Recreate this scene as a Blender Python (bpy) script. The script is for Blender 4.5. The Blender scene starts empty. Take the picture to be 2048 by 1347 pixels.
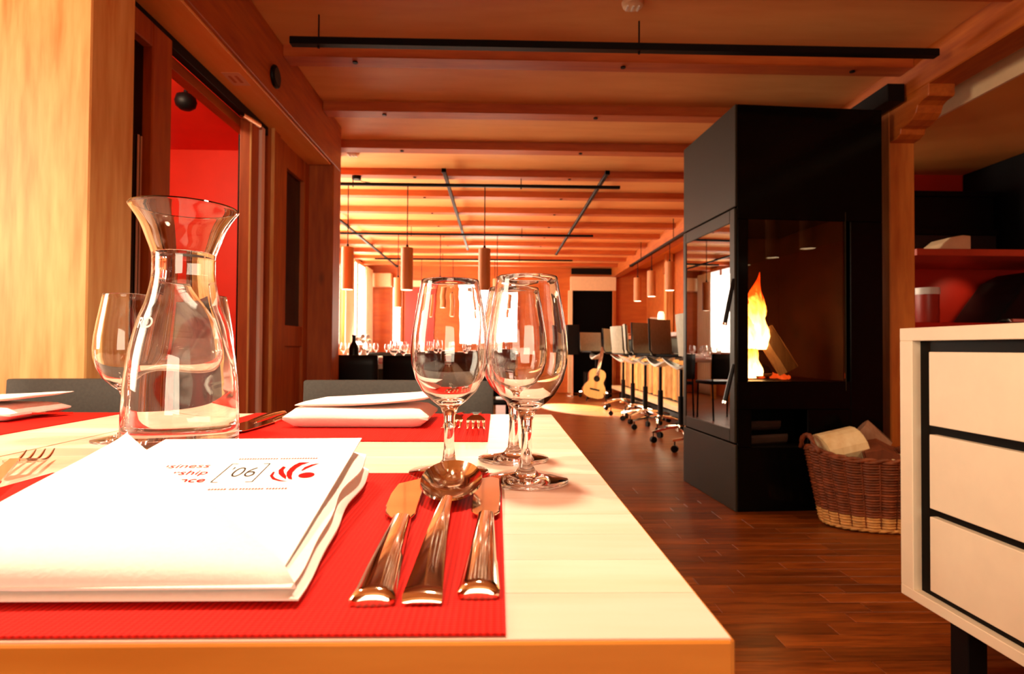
import bpy, bmesh, math, random
from mathutils import Vector, Matrix
random.seed(7)
SC = bpy.context.scene
COL = SC.collection
PI = math.pi

# ------------------------------------------------------------------ camera
CAMZ = 0.86
F = 1180.0
cam_d = bpy.data.cameras.new('camera'); cam = bpy.data.objects.new('camera', cam_d); COL.objects.link(cam)
SC.camera = cam
cam_d.sensor_fit = 'HORIZONTAL'; cam_d.sensor_width = 36.0; cam_d.lens = 36.0 * F / 2048.0
cam_d.clip_start = 0.02; cam_d.clip_end = 60
yaw = math.atan(29 / F); pitch = math.atan(21.5 / F); roll = math.radians(0.36)
fw = Vector((math.sin(yaw) * math.cos(pitch), math.cos(yaw) * math.cos(pitch), math.sin(pitch)))
rt = fw.cross(Vector((0, 0, 1))).normalized(); up = rt.cross(fw)
rt2 = rt * math.cos(roll) + up * math.sin(roll); up2 = rt2.cross(fw)
cam.matrix_world = Matrix(((rt2.x, up2.x, -fw.x, 0), (rt2.y, up2.y, -fw.y, 0), (rt2.z, up2.z, -fw.z, CAMZ), (0, 0, 0, 1)))
cam_d.dof.use_dof = True; cam_d.dof.focus_distance = 0.56; cam_d.dof.aperture_fstop = 14.0

# ------------------------------------------------------------------ world, exposure, large lights
w = bpy.data.worlds.new('world'); SC.world = w; w.use_nodes = True
w.node_tree.nodes['Background'].inputs[0].default_value = (1.0, 0.62, 0.36, 1)
w.node_tree.nodes['Background'].inputs[1].default_value = 0.04
vs = SC.view_settings
vs.view_transform = 'Standard'; vs.look = 'None'; vs.gamma = 1.0; vs.exposure = 0.3; vs.use_curve_mapping = False
try:
    SC.cycles.max_bounces = 16; SC.cycles.transmission_bounces = 16; SC.cycles.transparent_max_bounces = 16
    SC.cycles.diffuse_bounces = 5; SC.cycles.glossy_bounces = 6
    SC.cycles.blur_glossy = 0.6; SC.cycles.sample_clamp_indirect = 6.0
except Exception: pass

def aim(o, p, t):
    o.location = p
    o.rotation_euler = (Vector(t) - Vector(p)).to_track_quat('-Z', 'Y').to_euler()
def area(name, p, t, sx, sy, power, col, spread=180):
    l = bpy.data.lights.new(name, 'AREA'); l.shape = 'RECTANGLE'; l.size = sx; l.size_y = sy
    l.energy = power; l.color = col; l.spread = math.radians(spread)
    o = bpy.data.objects.new(name, l); COL.objects.link(o); aim(o, p, t); return o
DAY = (1.0, 0.84, 0.60); WARM = (1.0, 0.70, 0.38)
# area lamps standing in for window daylight, some windows assumed, and one added fill (behind and left of the camera, and down the far room's left wall)
area('window_light_behind', (-3.2, 0.25, 1.55), (0.9, 1.2, 0.7), 1.2, 1.5, 85, DAY)  # assumed window out of view, an area lamp stands in for it
area('window_light_right_behind', (0.2, -2.7, 1.3), (0.2, 2.4, 2.9), 1.6, 1.3, 44, DAY)  # added fill aimed up to lift the near ceiling, no window there
area('window_light_far_a', (-2.36, 5.6, 1.5), (2, 5.6, 1.7), 1.0, 1.4, 72, DAY)  # assumed left window hidden from view, lamp stands in for its daylight
area('window_light_far_b', (-2.36, 7.6, 1.5), (2, 7.6, 1.7), 1.0, 1.4, 72, DAY)  # assumed as well, next hidden window along the left wall
area('window_light_far_c', (-2.36, 9.9, 1.5), (2, 9.6, 1.7), 1.0, 1.4, 72, DAY)
area('window_light_far_wall', (-0.16, 11.2, 1.5), (-0.1, 5, 1.6), 0.9, 1.1, 40, DAY)
area('corridor_light', (-2.1, 2.9, 2.3), (-2.3, 4.5, 0.3), 0.5, 0.5, 30, (1.0, 0.7, 0.45))  # assumed area lamp, unseen, lighting the red corridor
def spot(name, p, t, power, col, ang, blend=0.3, r=0.03):
    l = bpy.data.lights.new(name, 'SPOT'); l.energy = power; l.color = col; l.spot_size = math.radians(ang); l.spot_blend = blend
    l.shadow_soft_size = r
    o = bpy.data.objects.new(name, l); COL.objects.link(o); aim(o, p, t); return o
spot('sun_beam_through_window', (-0.1, 11.22, 1.95), (1.15, 8.45, 0.0), 14000, (1, 0.88, 0.62), 16, 0.25)  # added spot lamp inside the pane, standing in for sun on the floor

# ------------------------------------------------------------------ materials
MC = {}
def srgb(r, g, b):
    f = lambda c: (c / 255 / 12.92) if c / 255 <= 0.04045 else ((c / 255 + 0.055) / 1.055) ** 2.4
    return (f(r), f(g), f(b), 1)
def new_mat(name):
    m = bpy.data.materials.new(name); m.use_nodes = True
    n = m.node_tree.nodes; b = n['Principled BSDF']; return m, m.node_tree, b
def plain(name, col, rough=0.5, metal=0.0, noise=0.0, nscale=20, bump=0.0, spec=None, coat=0.0, vary=0.0):
    if name in MC: return MC[name]
    m, nt, b = new_mat(name); N = nt.nodes; L = nt.links
    c = (*col[:3], 1)
    b.inputs['Base Color'].default_value = c; b.inputs['Roughness'].default_value = rough; b.inputs['Metallic'].default_value = metal
    if spec is not None: b.inputs['Specular IOR Level'].default_value = spec
    b.inputs['Coat Weight'].default_value = coat
    tc = N.new('ShaderNodeTexCoord'); nz = N.new('ShaderNodeTexNoise'); nz.inputs['Scale'].default_value = nscale; nz.inputs['Detail'].default_value = 4
    L.new(tc.outputs['Object'], nz.inputs['Vector'])
    last = None
    if noise > 0:
        r = N.new('ShaderNodeValToRGB'); r.color_ramp.elements[0].position = 0.3; r.color_ramp.elements[1].position = 0.7
        r.color_ramp.elements[0].color = (*[v * (1 - noise) for v in c[:3]], 1)
        r.color_ramp.elements[1].color = (*[min(1, v * (1 + noise)) for v in c[:3]], 1)
        L.new(nz.outputs['Fac'], r.inputs['Fac']); last = r.outputs['Color']
        L.new(last, b.inputs['Base Color'])
    if vary > 0:
        oi = N.new('ShaderNodeObjectInfo'); hs = N.new('ShaderNodeHueSaturation'); mr = N.new('ShaderNodeMapRange')
        mr.inputs[3].default_value = 1 - vary; mr.inputs[4].default_value = 1 + vary
        L.new(oi.outputs['Random'], mr.inputs[0]); L.new(mr.outputs[0], hs.inputs['Value'])
        if last is not None: L.new(last, hs.inputs['Color'])
        else: hs.inputs['Color'].default_value = c
        L.new(hs.outputs[0], b.inputs['Base Color'])
    if bump > 0:
        bp = N.new('ShaderNodeBump'); bp.inputs['Strength'].default_value = bump; bp.inputs['Distance'].default_value = 0.002
        L.new(nz.outputs['Fac'], bp.inputs['Height']); L.new(bp.outputs[0], b.inputs['Normal'])
    MC[name] = m; return m
def wood(name, c1, c2, axis='z', scale=6.0, rough=0.5, vary=0.0, knots=0.0, coat=0.0, stretch=14.0, contrast=(0.35, 0.68), knot_scale=2.2, spec=0.5):
    if name in MC: return MC[name]
    m, nt, b = new_mat(name); N = nt.nodes; L = nt.links
    b.inputs['Roughness'].default_value = rough; b.inputs['Coat Weight'].default_value = coat; b.inputs['Coat Roughness'].default_value = 0.15
    b.inputs['Specular IOR Level'].default_value = spec
    tc = N.new('ShaderNodeTexCoord'); mp = N.new('ShaderNodeMapping')
    s = {'x': (1, stretch, stretch), 'y': (stretch, 1, stretch), 'z': (stretch, stretch, 1)}[axis]
    mp.inputs['Scale'].default_value = s
    oi = N.new('ShaderNodeObjectInfo'); ad = N.new('ShaderNodeVectorMath'); ad.operation = 'ADD'
    mu = N.new('ShaderNodeMath'); mu.operation = 'MULTIPLY'; mu.inputs[1].default_value = 37.0 if vary > 0 else 0.0
    L.new(oi.outputs['Random'], mu.inputs[0])
    L.new(tc.outputs['Object'], mp.inputs['Vector']); L.new(mp.outputs[0], ad.inputs[0]); L.new(mu.outputs[0], ad.inputs[1])
    n1 = N.new('ShaderNodeTexNoise'); n1.inputs['Scale'].default_value = scale * 0.25; n1.inputs['Detail'].default_value = 6; n1.inputs['Roughness'].default_value = 0.6
    n1.inputs['Distortion'].default_value = 0.5
    L.new(ad.outputs[0], n1.inputs['Vector'])
    n2 = N.new('ShaderNodeTexNoise'); n2.inputs['Scale'].default_value = scale; n2.inputs['Detail'].default_value = 3
    L.new(ad.outputs[0], n2.inputs['Vector'])
    mx = N.new('ShaderNodeMath'); mx.operation = 'MULTIPLY_ADD'; mx.inputs[1].default_value = 0.45
    m3 = N.new('ShaderNodeMath'); m3.operation = 'MULTIPLY'; m3.inputs[1].default_value = 0.55
    L.new(n1.outputs['Fac'], m3.inputs[0]); L.new(n2.outputs['Fac'], mx.inputs[0]); L.new(m3.outputs[0], mx.inputs[2])
    r = N.new('ShaderNodeValToRGB'); r.color_ramp.elements[0].position = contrast[0]; r.color_ramp.elements[1].position = contrast[1]
    r.color_ramp.elements[0].color = (*c2[:3], 1); r.color_ramp.elements[1].color = (*c1[:3], 1)
    L.new(mx.outputs[0], r.inputs['Fac']); last = r.outputs['Color']
    if knots > 0:
        mk = N.new('ShaderNodeMapping'); ks = {'x': (0.5, 1.2, 1.2), 'y': (1.2, 0.5, 1.2), 'z': (1.2, 1.2, 0.5)}[axis]
        mk.inputs['Scale'].default_value = ks; L.new(tc.outputs['Object'], mk.inputs['Vector'])
        vo = N.new('ShaderNodeTexVoronoi'); vo.inputs['Scale'].default_value = knot_scale; L.new(mk.outputs[0], vo.inputs['Vector'])
        kr = N.new('ShaderNodeValToRGB'); kr.color_ramp.elements[0].position = 0.025; kr.color_ramp.elements[1].position = 0.075
        kr.color_ramp.elements[0].color = (1 - knots,) * 3 + (1,); kr.color_ramp.elements[1].color = (1, 1, 1, 1)
        L.new(vo.outputs['Distance'], kr.inputs['Fac'])
        mm = N.new('ShaderNodeMix'); mm.data_type = 'RGBA'; mm.blend_type = 'MULTIPLY'; mm.inputs[0].default_value = 1.0
        L.new(last, mm.inputs[6]); L.new(kr.outputs['Color'], mm.inputs[7]); last = mm.outputs[2]
    if vary > 0:
        hs = N.new('ShaderNodeHueSaturation'); mr = N.new('ShaderNodeMapRange')
        mr.inputs[3].default_value = 1 - vary; mr.inputs[4].default_value = 1 + vary
        L.new(oi.outputs['Random'], mr.inputs[0]); L.new(mr.outputs[0], hs.inputs['Value']); L.new(last, hs.inputs['Color']); last = hs.outputs[0]
    L.new(last, b.inputs['Base Color'])
    bp = N.new('ShaderNodeBump'); bp.inputs['Strength'].default_value = 0.12; bp.inputs['Distance'].default_value = 0.001
    L.new(n2.outputs['Fac'], bp.inputs['Height']); L.new(bp.outputs[0], b.inputs['Normal'])
    MC[name] = m; return m
def emis(name, col, strength, base=(0.8, 0.8, 0.8)):
    if name in MC: return MC[name]
    m, nt, b = new_mat(name)
    b.inputs['Base Color'].default_value = (*base, 1); b.inputs['Emission Color'].default_value = (*col[:3], 1); b.inputs['Emission Strength'].default_value = strength
    nz = nt.nodes.new('ShaderNodeTexNoise'); nz.inputs['Scale'].default_value = 3
    mr = nt.nodes.new('ShaderNodeMapRange'); mr.inputs[3].default_value = strength * 0.85; mr.inputs[4].default_value = strength * 1.15
    nt.links.new(nz.outputs['Fac'], mr.inputs[0]); nt.links.new(mr.outputs[0], b.inputs['Emission Strength'])
    MC[name] = m; return m
def glass(name, ior=1.47, col=(1, 1, 1), rough=0.0):
    m, nt, b = new_mat(name)
    b.inputs['Base Color'].default_value = (*col, 1); b.inputs['Transmission Weight'].default_value = 1.0
    b.inputs['IOR'].default_value = ior; b.inputs['Roughness'].default_value = rough
    MC[name] = m; return m
def thin_glass(name, tint=(0.5, 0.45, 0.4), ior=1.6, gloss=(1, 1, 1), rough=0.0):
    m, nt, b = new_mat(name); N = nt.nodes; L = nt.links; N.remove(b)
    t = N.new('ShaderNodeBsdfTransparent'); t.inputs[0].default_value = (*tint, 1)
    g = N.new('ShaderNodeBsdfGlossy'); g.inputs['Roughness'].default_value = rough; g.inputs[0].default_value = (*gloss, 1)
    fr = N.new('ShaderNodeFresnel'); fr.inputs[0].default_value = ior
    mx = N.new('ShaderNodeMixShader'); L.new(fr.outputs[0], mx.inputs[0]); L.new(t.outputs[0], mx.inputs[1]); L.new(g.outputs[0], mx.inputs[2])
    L.new(mx.outputs[0], N['Material Output'].inputs[0]); MC[name] = m; return m

M_PILLAR = wood('pillar_pine', (0.90, 0.58, 0.22), (0.62, 0.21, 0.03), 'z', 4, 0.45, knots=0.35, stretch=9, knot_scale=1.6)
M_FRAME = wood('orange_pine', (0.56, 0.14, 0.014), (0.34, 0.06, 0.005), 'z', 5, 0.5, knots=0.6, stretch=8)
M_FRAMEY = wood('orange_pine_lengthwise', (0.56, 0.14, 0.014), (0.34, 0.06, 0.005), 'y', 5, 0.5, knots=0.6, stretch=8)
M_BEAM = wood('beam_pine', (0.60, 0.135, 0.018), (0.42, 0.07, 0.008), 'x', 5, 0.55, stretch=8)
M_CEIL = wood('ceiling_board', (0.86, 0.42, 0.135), (0.76, 0.32, 0.09), 'x', 3, 0.6, stretch=5)
M_WALLW = wood('wall_pine', (0.62, 0.155, 0.02), (0.46, 0.09, 0.010), 'x', 3, 0.55, stretch=6)
M_FLOOR = wood('dark_parquet', (0.33, 0.080, 0.010), (0.10, 0.018, 0.002), 'x', 8, 0.33, vary=0.30, stretch=12, spec=0.2)
M_TABLE = wood('blond_table_wood', (0.90, 0.63, 0.53), (0.78, 0.51, 0.37), 'x', 7, 0.32, vary=0.11, stretch=10)
M_TABLE_SHADED = wood('blond_table_edge', (0.80, 0.33, 0.05), (0.60, 0.20, 0.02), 'x', 6, 0.4, stretch=10)  # table wood with the shade of the dim front edge in its colour
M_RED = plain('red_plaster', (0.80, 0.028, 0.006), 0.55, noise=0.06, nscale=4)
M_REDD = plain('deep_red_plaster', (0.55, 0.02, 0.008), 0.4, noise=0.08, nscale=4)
M_MAT = None
M_BLACK = plain('black_lacquer', (0.003, 0.0025, 0.0025), 0.35, noise=0.1, spec=0.2)
M_BLACKM = plain('matt_black_metal', (0.003, 0.002, 0.002), 0.5, noise=0.1, spec=0.15)
M_STOVE = plain('grey_steel_casing', (0.022, 0.016, 0.008), 0.5, 0.0, noise=0.06, nscale=60, bump=0.1, spec=0.2)
M_STOVEF = plain('black_stove_front', (0.002, 0.0018, 0.0018), 0.15, noise=0.1, spec=0.10)
M_CHAIR = plain('charcoal_upholstery', (0.040, 0.034, 0.028), 0.75, noise=0.15, nscale=160, bump=0.3)
M_STOOLB = plain('grey_stool_leather', (0.30, 0.27, 0.18), 0.55, noise=0.1, nscale=30, bump=0.1)
M_CHROME = plain('polished_steel', (0.78, 0.70, 0.60), 0.10, 1.0, noise=0.04, nscale=30)
M_CUT = plain('cutlery_steel', (0.80, 0.66, 0.50), 0.085, 1.0, noise=0.05, nscale=90)
M_WHITE = plain('white_enamel', (0.85, 0.80, 0.72), 0.35, noise=0.03)
M_NAPK = plain('white_linen', (0.93, 0.88, 0.83), 0.85, noise=0.02, nscale=400, bump=0.12)
M_NAPKP = plain('pinkish_linen', (0.92, 0.74, 0.68), 0.85, noise=0.03, nscale=400, bump=0.12)
M_PAPER = plain('white_paper', (0.93, 0.92, 0.90), 0.6, noise=0.01)
M_INKR = plain('red_ink', (0.42, 0.006, 0.004), 0.8, spec=0.05, noise=0.05)
M_INKG = plain('grey_ink', (0.05, 0.03, 0.02), 0.8, spec=0.05, noise=0.05)
M_INKP = plain('pale_red_ink', (0.40, 0.07, 0.06), 0.8, spec=0.05, noise=0.05)
M_CAB = plain('cream_cabinet_board', (0.90, 0.76, 0.55), 0.5, noise=0.03, nscale=14)
M_CABG = plain('cabinet_black_recess', (0.003, 0.002, 0.0015), 0.45, noise=0.1, spec=0.1)
M_GLASS = glass('clear_glass', 1.46); M_WATER = glass('water', 1.33)
M_FARGL = glass('far_glass', 1.3)
M_DOORGL = thin_glass('stove_glass', (0.75, 0.6, 0.45), 1.5, (0.45, 0.42, 0.4))
M_SIDEGL = thin_glass('stove_side_glass', (0.35, 0.3, 0.25), 2.0)
M_WINGL = thin_glass('dark_window_glass', (0.03, 0.02, 0.015), 1.45, rough=0.1)
M_DAY = emis('daylight_pane', (1.0, 0.93, 0.82), 5.0)
M_LAMP = emis('lamp_diffuser', (1.0, 0.82, 0.52), 9.0)
M_SHADE = wood('lamp_shade_veneer', (0.62, 0.24, 0.07), (0.50, 0.17, 0.04), 'z', 6, 0.5, stretch=8)
M_CURT = plain('sheer_curtain', (0.95, 0.88, 0.72), 0.8, noise=0.05, nscale=5)
M_CREAM = plain('cream_panel', (0.86, 0.62, 0.36), 0.5, noise=0.04)
M_LOGS = wood('split_birch', (0.92, 0.58, 0.24), (0.55, 0.22, 0.05), 'z', 9, 0.7, vary=0.5, stretch=6)
M_BARK = wood('log_bark', (0.32, 0.15, 0.07), (0.10, 0.04, 0.02), 'z', 9, 0.85, stretch=4)
M_LOGC = wood('cut_birch', (0.95, 0.80, 0.50), (0.80, 0.58, 0.28), 'z', 7, 0.7, stretch=6)
M_LOGB = wood('brown_split_log', (0.26, 0.06, 0.015), (0.14, 0.03, 0.008), 'z', 7, 0.7, stretch=6)
M_WICK = plain('brown_wicker', (0.20, 0.045, 0.010), 0.55, noise=0.35, nscale=30, vary=0.25)
M_WICKL = plain('pale_wicker', (0.72, 0.36, 0.10), 0.5, noise=0.2, nscale=30)
M_GUIT = wood('spruce_guitar_top', (0.95, 0.66, 0.26), (0.85, 0.52, 0.17), 'z', 8, 0.3, stretch=10)

# ribbed red placemat
def mat_mat():
    m, nt, b = new_mat('ribbed_red_vinyl'); N = nt.nodes; L = nt.links
    b.inputs['Base Color'].default_value = (0.62, 0.010, 0.004, 1); b.inputs['Roughness'].default_value = 0.7; b.inputs['Specular IOR Level'].default_value = 0.12
    tc = N.new('ShaderNodeTexCoord'); wv = N.new('ShaderNodeTexWave'); wv.bands_direction = 'X'; wv.inputs['Scale'].default_value = 110
    wv2 = N.new('ShaderNodeTexWave'); wv2.bands_direction = 'Y'; wv2.inputs['Scale'].default_value = 160
    L.new(tc.outputs['Object'], wv.inputs['Vector']); L.new(tc.outputs['Object'], wv2.inputs['Vector'])
    a = N.new('ShaderNodeMath'); a.operation = 'ADD'; L.new(wv.outputs['Fac'], a.inputs[0]); L.new(wv2.outputs['Fac'], a.inputs[1])
    bp = N.new('ShaderNodeBump'); bp.inputs['Strength'].default_value = 0.5; bp.inputs['Distance'].default_value = 0.0006
    L.new(a.outputs[0], bp.inputs['Height']); L.new(bp.outputs[0], b.inputs['Normal'])
    r = N.new('ShaderNodeValToRGB'); r.color_ramp.elements[0].color = (0.46, 0.006, 0.003, 1); r.color_ramp.elements[1].color = (0.70, 0.012, 0.005, 1)
    L.new(wv.outputs['Fac'], r.inputs['Fac']); L.new(r.outputs[0], b.inputs['Base Color'])
    return m
M_MAT = mat_mat()

# flame: emission graded by temperature along its own height
def mat_flame():
    m, nt, b = new_mat('flame'); N = nt.nodes; L = nt.links
    tc = N.new('ShaderNodeTexCoord'); sp = N.new('ShaderNodeSeparateXYZ'); L.new(tc.outputs['Generated'], sp.inputs[0])
    nz = N.new('ShaderNodeTexNoise'); nz.inputs['Scale'].default_value = 5; L.new(tc.outputs['Generated'], nz.inputs['Vector'])
    ad = N.new('ShaderNodeMath'); ad.operation = 'MULTIPLY_ADD'; ad.inputs[1].default_value = 0.5
    L.new(nz.outputs['Fac'], ad.inputs[0]); L.new(sp.outputs['Z'], ad.inputs[2])
    r = N.new('ShaderNodeValToRGB'); e = r.color_ramp.elements
    e[0].position = 0.3; e[0].color = (1.0, 0.80, 0.42, 1); e[1].position = 1.2; e[1].color = (1.0, 0.06, 0.005, 1)
    k = e.new(0.75); k.color = (1.0, 0.42, 0.07, 1)
    L.new(ad.outputs[0], r.inputs['Fac'])
    st = N.new('ShaderNodeMapRange'); st.inputs[1].default_value = 0.3; st.inputs[2].default_value = 1.25; st.inputs[3].default_value = 22.0; st.inputs[4].default_value = 1.2
    L.new(ad.outputs[0], st.inputs[0])
    em = N.new('ShaderNodeEmission'); L.new(r.outputs[0], em.inputs[0]); L.new(st.outputs[0], em.inputs[1])
    tr = N.new('ShaderNodeBsdfTransparent'); lw = N.new('ShaderNodeLayerWeight'); lw.inputs[0].default_value = 0.25
    mx = N.new('ShaderNodeMixShader'); L.new(lw.outputs['Facing'], mx.inputs[0]); L.new(em.outputs[0], mx.inputs[1]); L.new(tr.outputs[0], mx.inputs[2])
    L.new(mx.outputs[0], N['Material Output'].inputs[0]); return m
M_FLAME = mat_flame()
M_EMBER = emis('ember', (1.0, 0.12, 0.02), 1.2, (0.1, 0.02, 0.01))

# ------------------------------------------------------------------ geometry helpers (all in world metres, re-based on the root)
def B(): return bmesh.new()
def box(bm, x0, x1, y0, y1, z0, z1, M=None):
    v = [bm.verts.new((x, y, z)) for x in (x0, x1) for y in (y0, y1) for z in (z0, z1)]
    for f in ((0, 1, 3, 2), (4, 6, 7, 5), (0, 4, 5, 1), (2, 3, 7, 6), (0, 2, 6, 4), (1, 5, 7, 3)): bm.faces.new([v[i] for i in f])
    if M is not None:
        for q in v: q.co = M @ q.co
    return v
def bevel(bm, r, seg=1):
    bmesh.ops.recalc_face_normals(bm, faces=bm.faces)
    es = [e for e in bm.edges if len(e.link_faces) == 2 and e.calc_face_angle(0) > 0.5]
    bmesh.ops.bevel(bm, geom=es, offset=r, segments=seg, affect='EDGES', profile=0.6)
    return bm
def bbox(x0, x1, y0, y1, z0, z1, r=0.003, seg=1):
    bm = B(); box(bm, x0, x1, y0, y1, z0, z1)
    if r: bevel(bm, r, seg)
    return bm
def lathe(bm, prof, n=48, c=(0, 0, 0), closed=False, M=None):
    rings = []
    for (r, z) in prof:
        if r < 1e-6: rings.append([bm.verts.new((c[0], c[1], c[2] + z))])
        else: rings.append([bm.verts.new((c[0] + r * math.cos(2 * PI * i / n), c[1] + r * math.sin(2 * PI * i / n), c[2] + z)) for i in range(n)])
    pairs = list(zip(rings[:-1], rings[1:]))
    if closed: pairs.append((rings[-1], rings[0]))
    for a, b in pairs:
        if len(a) == 1 and len(b) == 1: continue
        for i in range(n):
            j = (i + 1) % n
            if len(a) == 1: bm.faces.new((a[0], b[j], b[i]))
            elif len(b) == 1: bm.faces.new((a[i], a[j], b[0]))
            else: bm.faces.new((a[i], a[j], b[j], b[i]))
    if M is not None:
        for rr in rings:
            for q in rr: q.co = M @ q.co
def cyl(bm, p, q, r0, r1=None, n=12):
    r1 = r0 if r1 is None else r1
    p = Vector(p); q = Vector(q); d = q - p; R = d.to_track_quat('Z', 'Y').to_matrix()
    a = [bm.verts.new(p + R @ Vector((r0 * math.cos(2 * PI * i / n), r0 * math.sin(2 * PI * i / n), 0))) for i in range(n)]
    b = [bm.verts.new(q + R @ Vector((r1 * math.cos(2 * PI * i / n), r1 * math.sin(2 * PI * i / n), 0))) for i in range(n)]
    for i in range(n): bm.faces.new((a[i], a[(i + 1) % n], b[(i + 1) % n], b[i]))
    bm.faces.new(a[::-1]); bm.faces.new(b)
def tube(bm, pts, r, n=8, closed=False):
    P = [Vector(p) for p in pts]; m = len(P); rings = []
    for i in range(m):
        a = P[(i - 1) % m] if (closed or i > 0) else P[i]; b = P[(i + 1) % m] if (closed or i < m - 1) else P[i]
        t = (b - a).normalized(); u = t.cross(Vector((0, 0, 1)))
        if u.length < 1e-3: u = t.cross(Vector((0, 1, 0)))
        u.normalize(); v = u.cross(t)
        rr = r[i] if isinstance(r, (list, tuple)) else r
        rings.append([bm.verts.new(P[i] + u * rr * math.cos(2 * PI * k / n) + v * rr * math.sin(2 * PI * k / n)) for k in range(n)])
    for i in range(m if closed else m - 1):
        a = rings[i]; b = rings[(i + 1) % m]
        for k in range(n): bm.faces.new((a[k], a[(k + 1) % n], b[(k + 1) % n], b[k]))
    if not closed: bm.faces.new(rings[0][::-1]); bm.faces.new(rings[-1])
def prism(bm, poly, axis, a, b):
    """polygon in the two other axes, extruded along axis from a to b"""
    def mk(u, v, t): return {'x': (t, u, v), 'y': (u, t, v), 'z': (u, v, t)}[axis]
    A = [bm.verts.new(mk(u, v, a)) for u, v in poly]; Bv = [bm.verts.new(mk(u, v, b)) for u, v in poly]
    n = len(poly)
    for i in range(n): bm.faces.new((A[i], A[(i + 1) % n], Bv[(i + 1) % n], Bv[i]))
    bm.faces.new(A[::-1]); bm.faces.new(Bv)
def grid_solid(bm, top, bot):
    """closed solid between two equal grids of points"""
    R = len(top); C = len(top[0])
    T = [[bm.verts.new(p) for p in r] for r in top]; U = [[bm.verts.new(p) for p in r] for r in bot]
    for i in range(R - 1):
        for j in range(C - 1):
            bm.faces.new((T[i][j], T[i][j + 1], T[i + 1][j + 1], T[i + 1][j])); bm.faces.new((U[i][j], U[i + 1][j], U[i + 1][j + 1], U[i][j + 1]))
    per = [(0, j) for j in range(C)] + [(i, C - 1) for i in range(1, R)] + [(R - 1, j) for j in range(C - 2, -1, -1)] + [(i, 0) for i in range(R - 2, 0, -1)]
    for k in range(len(per)):
        a = per[k]; b = per[(k + 1) % len(per)]
        bm.faces.new((T[a[0]][a[1]], U[a[0]][a[1]], U[b[0]][b[1]], T[b[0]][b[1]]))
def rootloc(p):
    v = Vector((0, 0, 0))
    while p is not None: v += p.location; p = p.parent
    return v
def obj(name, bm, mat, parent=None, smooth=False, local=False, kind=None, recalc=True):
    if recalc: bmesh.ops.recalc_face_normals(bm, faces=bm.faces)
    if parent is not None and not local:
        o = rootloc(parent)
        for v in bm.verts: v.co -= o
    me = bpy.data.meshes.new(name); bm.to_mesh(me); bm.free()
    if smooth is True:
        for p in me.polygons: p.use_smooth = True
    elif smooth:
        for p in me.polygons: p.use_smooth = True
        try: me.set_sharp_from_angle(angle=math.radians(smooth))
        except Exception: pass
    for m in (mat if isinstance(mat, (list, tuple)) else [mat]): me.materials.append(m)
    ob = bpy.data.objects.new(name, me); COL.objects.link(ob)
    if parent is not None: ob.parent = parent
    if kind: ob['kind'] = kind
    return ob
def thing(name, label, cat, loc=(0, 0, 0), group=None):
    o = bpy.data.objects.new(name, None); COL.objects.link(o); o.location = loc; o.empty_display_size = 0.05
    o['label'] = label; o['category'] = cat
    if group: o['group'] = group
    return o
def tag(o, label, cat, group=None):
    o['label'] = label; o['category'] = cat
    if group: o['group'] = group
    return o
def dup(root, loc, rotz=0.0, label=None, group=None):
    def cp(o, par):
        c = o.copy(); COL.objects.link(c); c.parent = par
        for ch in list(o.children): cp(ch, c)
        return c
    r = cp(root, None); r.location = loc; r.rotation_euler = (0, 0, rotz)
    if label: r['label'] = label
    if group: r['group'] = group
    return r
def struct(name, bm, mat, parent=None, **k):
    o = obj(name, bm, mat, parent, **k)
    if parent is None: o['kind'] = 'structure'
    return o
def px(x, y, d):  # photo measurement turned into a place at a chosen distance
    return ((x - 995) * d / F, d, CAMZ + (695 - y) * d / F)

# ------------------------------------------------------------------ floor
fl = struct('floor', bbox(-3.4, 5.2, -3.2, 11.6, -0.06, -0.006, 0), plain('joint_dark', (0.01, 0.003, 0.001), 0.6, spec=.1))
pm = {}
def plank_mesh(L_, W_):
    k = (round(L_, 2), W_)
    if k not in pm:
        bm = bbox(-L_ / 2 + .0007, L_ / 2 - .0007, -W_ / 2 + .0007, W_ / 2 - .0007, -0.012, 0.0, 0.0012)
        me = bpy.data.meshes.new('plank'); bmesh.ops.recalc_face_normals(bm, faces=bm.faces); bm.to_mesh(me); bm.free(); me.materials.append(M_FLOOR); pm[k] = me
    return pm[k]
W_ = 0.075; y = 1.40; lens = (0.4, 0.5, 0.6)
while y < 3.65:
    x = -0.26; first_ = True
    while x < 3.14:
        L_ = random.choice((0.2, 0.3, 0.4, 0.5)) if first_ else random.choice(lens); first_ = False
        if x + L_ > 3.0: L_ = round(3.15 - x, 2)
        o = bpy.data.objects.new('plank', plank_mesh(L_, W_)); COL.objects.link(o); o.parent = fl; o.location = (x + L_ / 2, y + W_ / 2, random.uniform(-.0004, 0))
        x += L_
    y += W_
ybreak = y
bm = B()
def far_planks(x0, x1, y0, y1, Wd=0.15, Lr=(0.9, 1.2, 1.5)):
    y = y0
    while y < y1 - 1e-3:
        ye = min(y + Wd, y1); x = x0 - random.random() * 0.8
        while x < x1:
            L_ = random.choice(Lr); a = max(x, x0); b = min(x + L_, x1)
            if b - a > 0.02: box(bm, a + .001, b - .001, y + .001, ye - .001, -0.012, random.uniform(-.0008, 0))
            x += L_
        y = ye
far_planks(-2.5, 5.1, ybreak, 11.4); far_planks(3.15, 5.1, 1.4, ybreak); far_planks(-3.3, 5.1, -3.1, 1.4)
far_planks(-3.3, -0.26, 1.4, ybreak)
obj('far_planks', bm, M_FLOOR, fl, kind='stuff')

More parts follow.
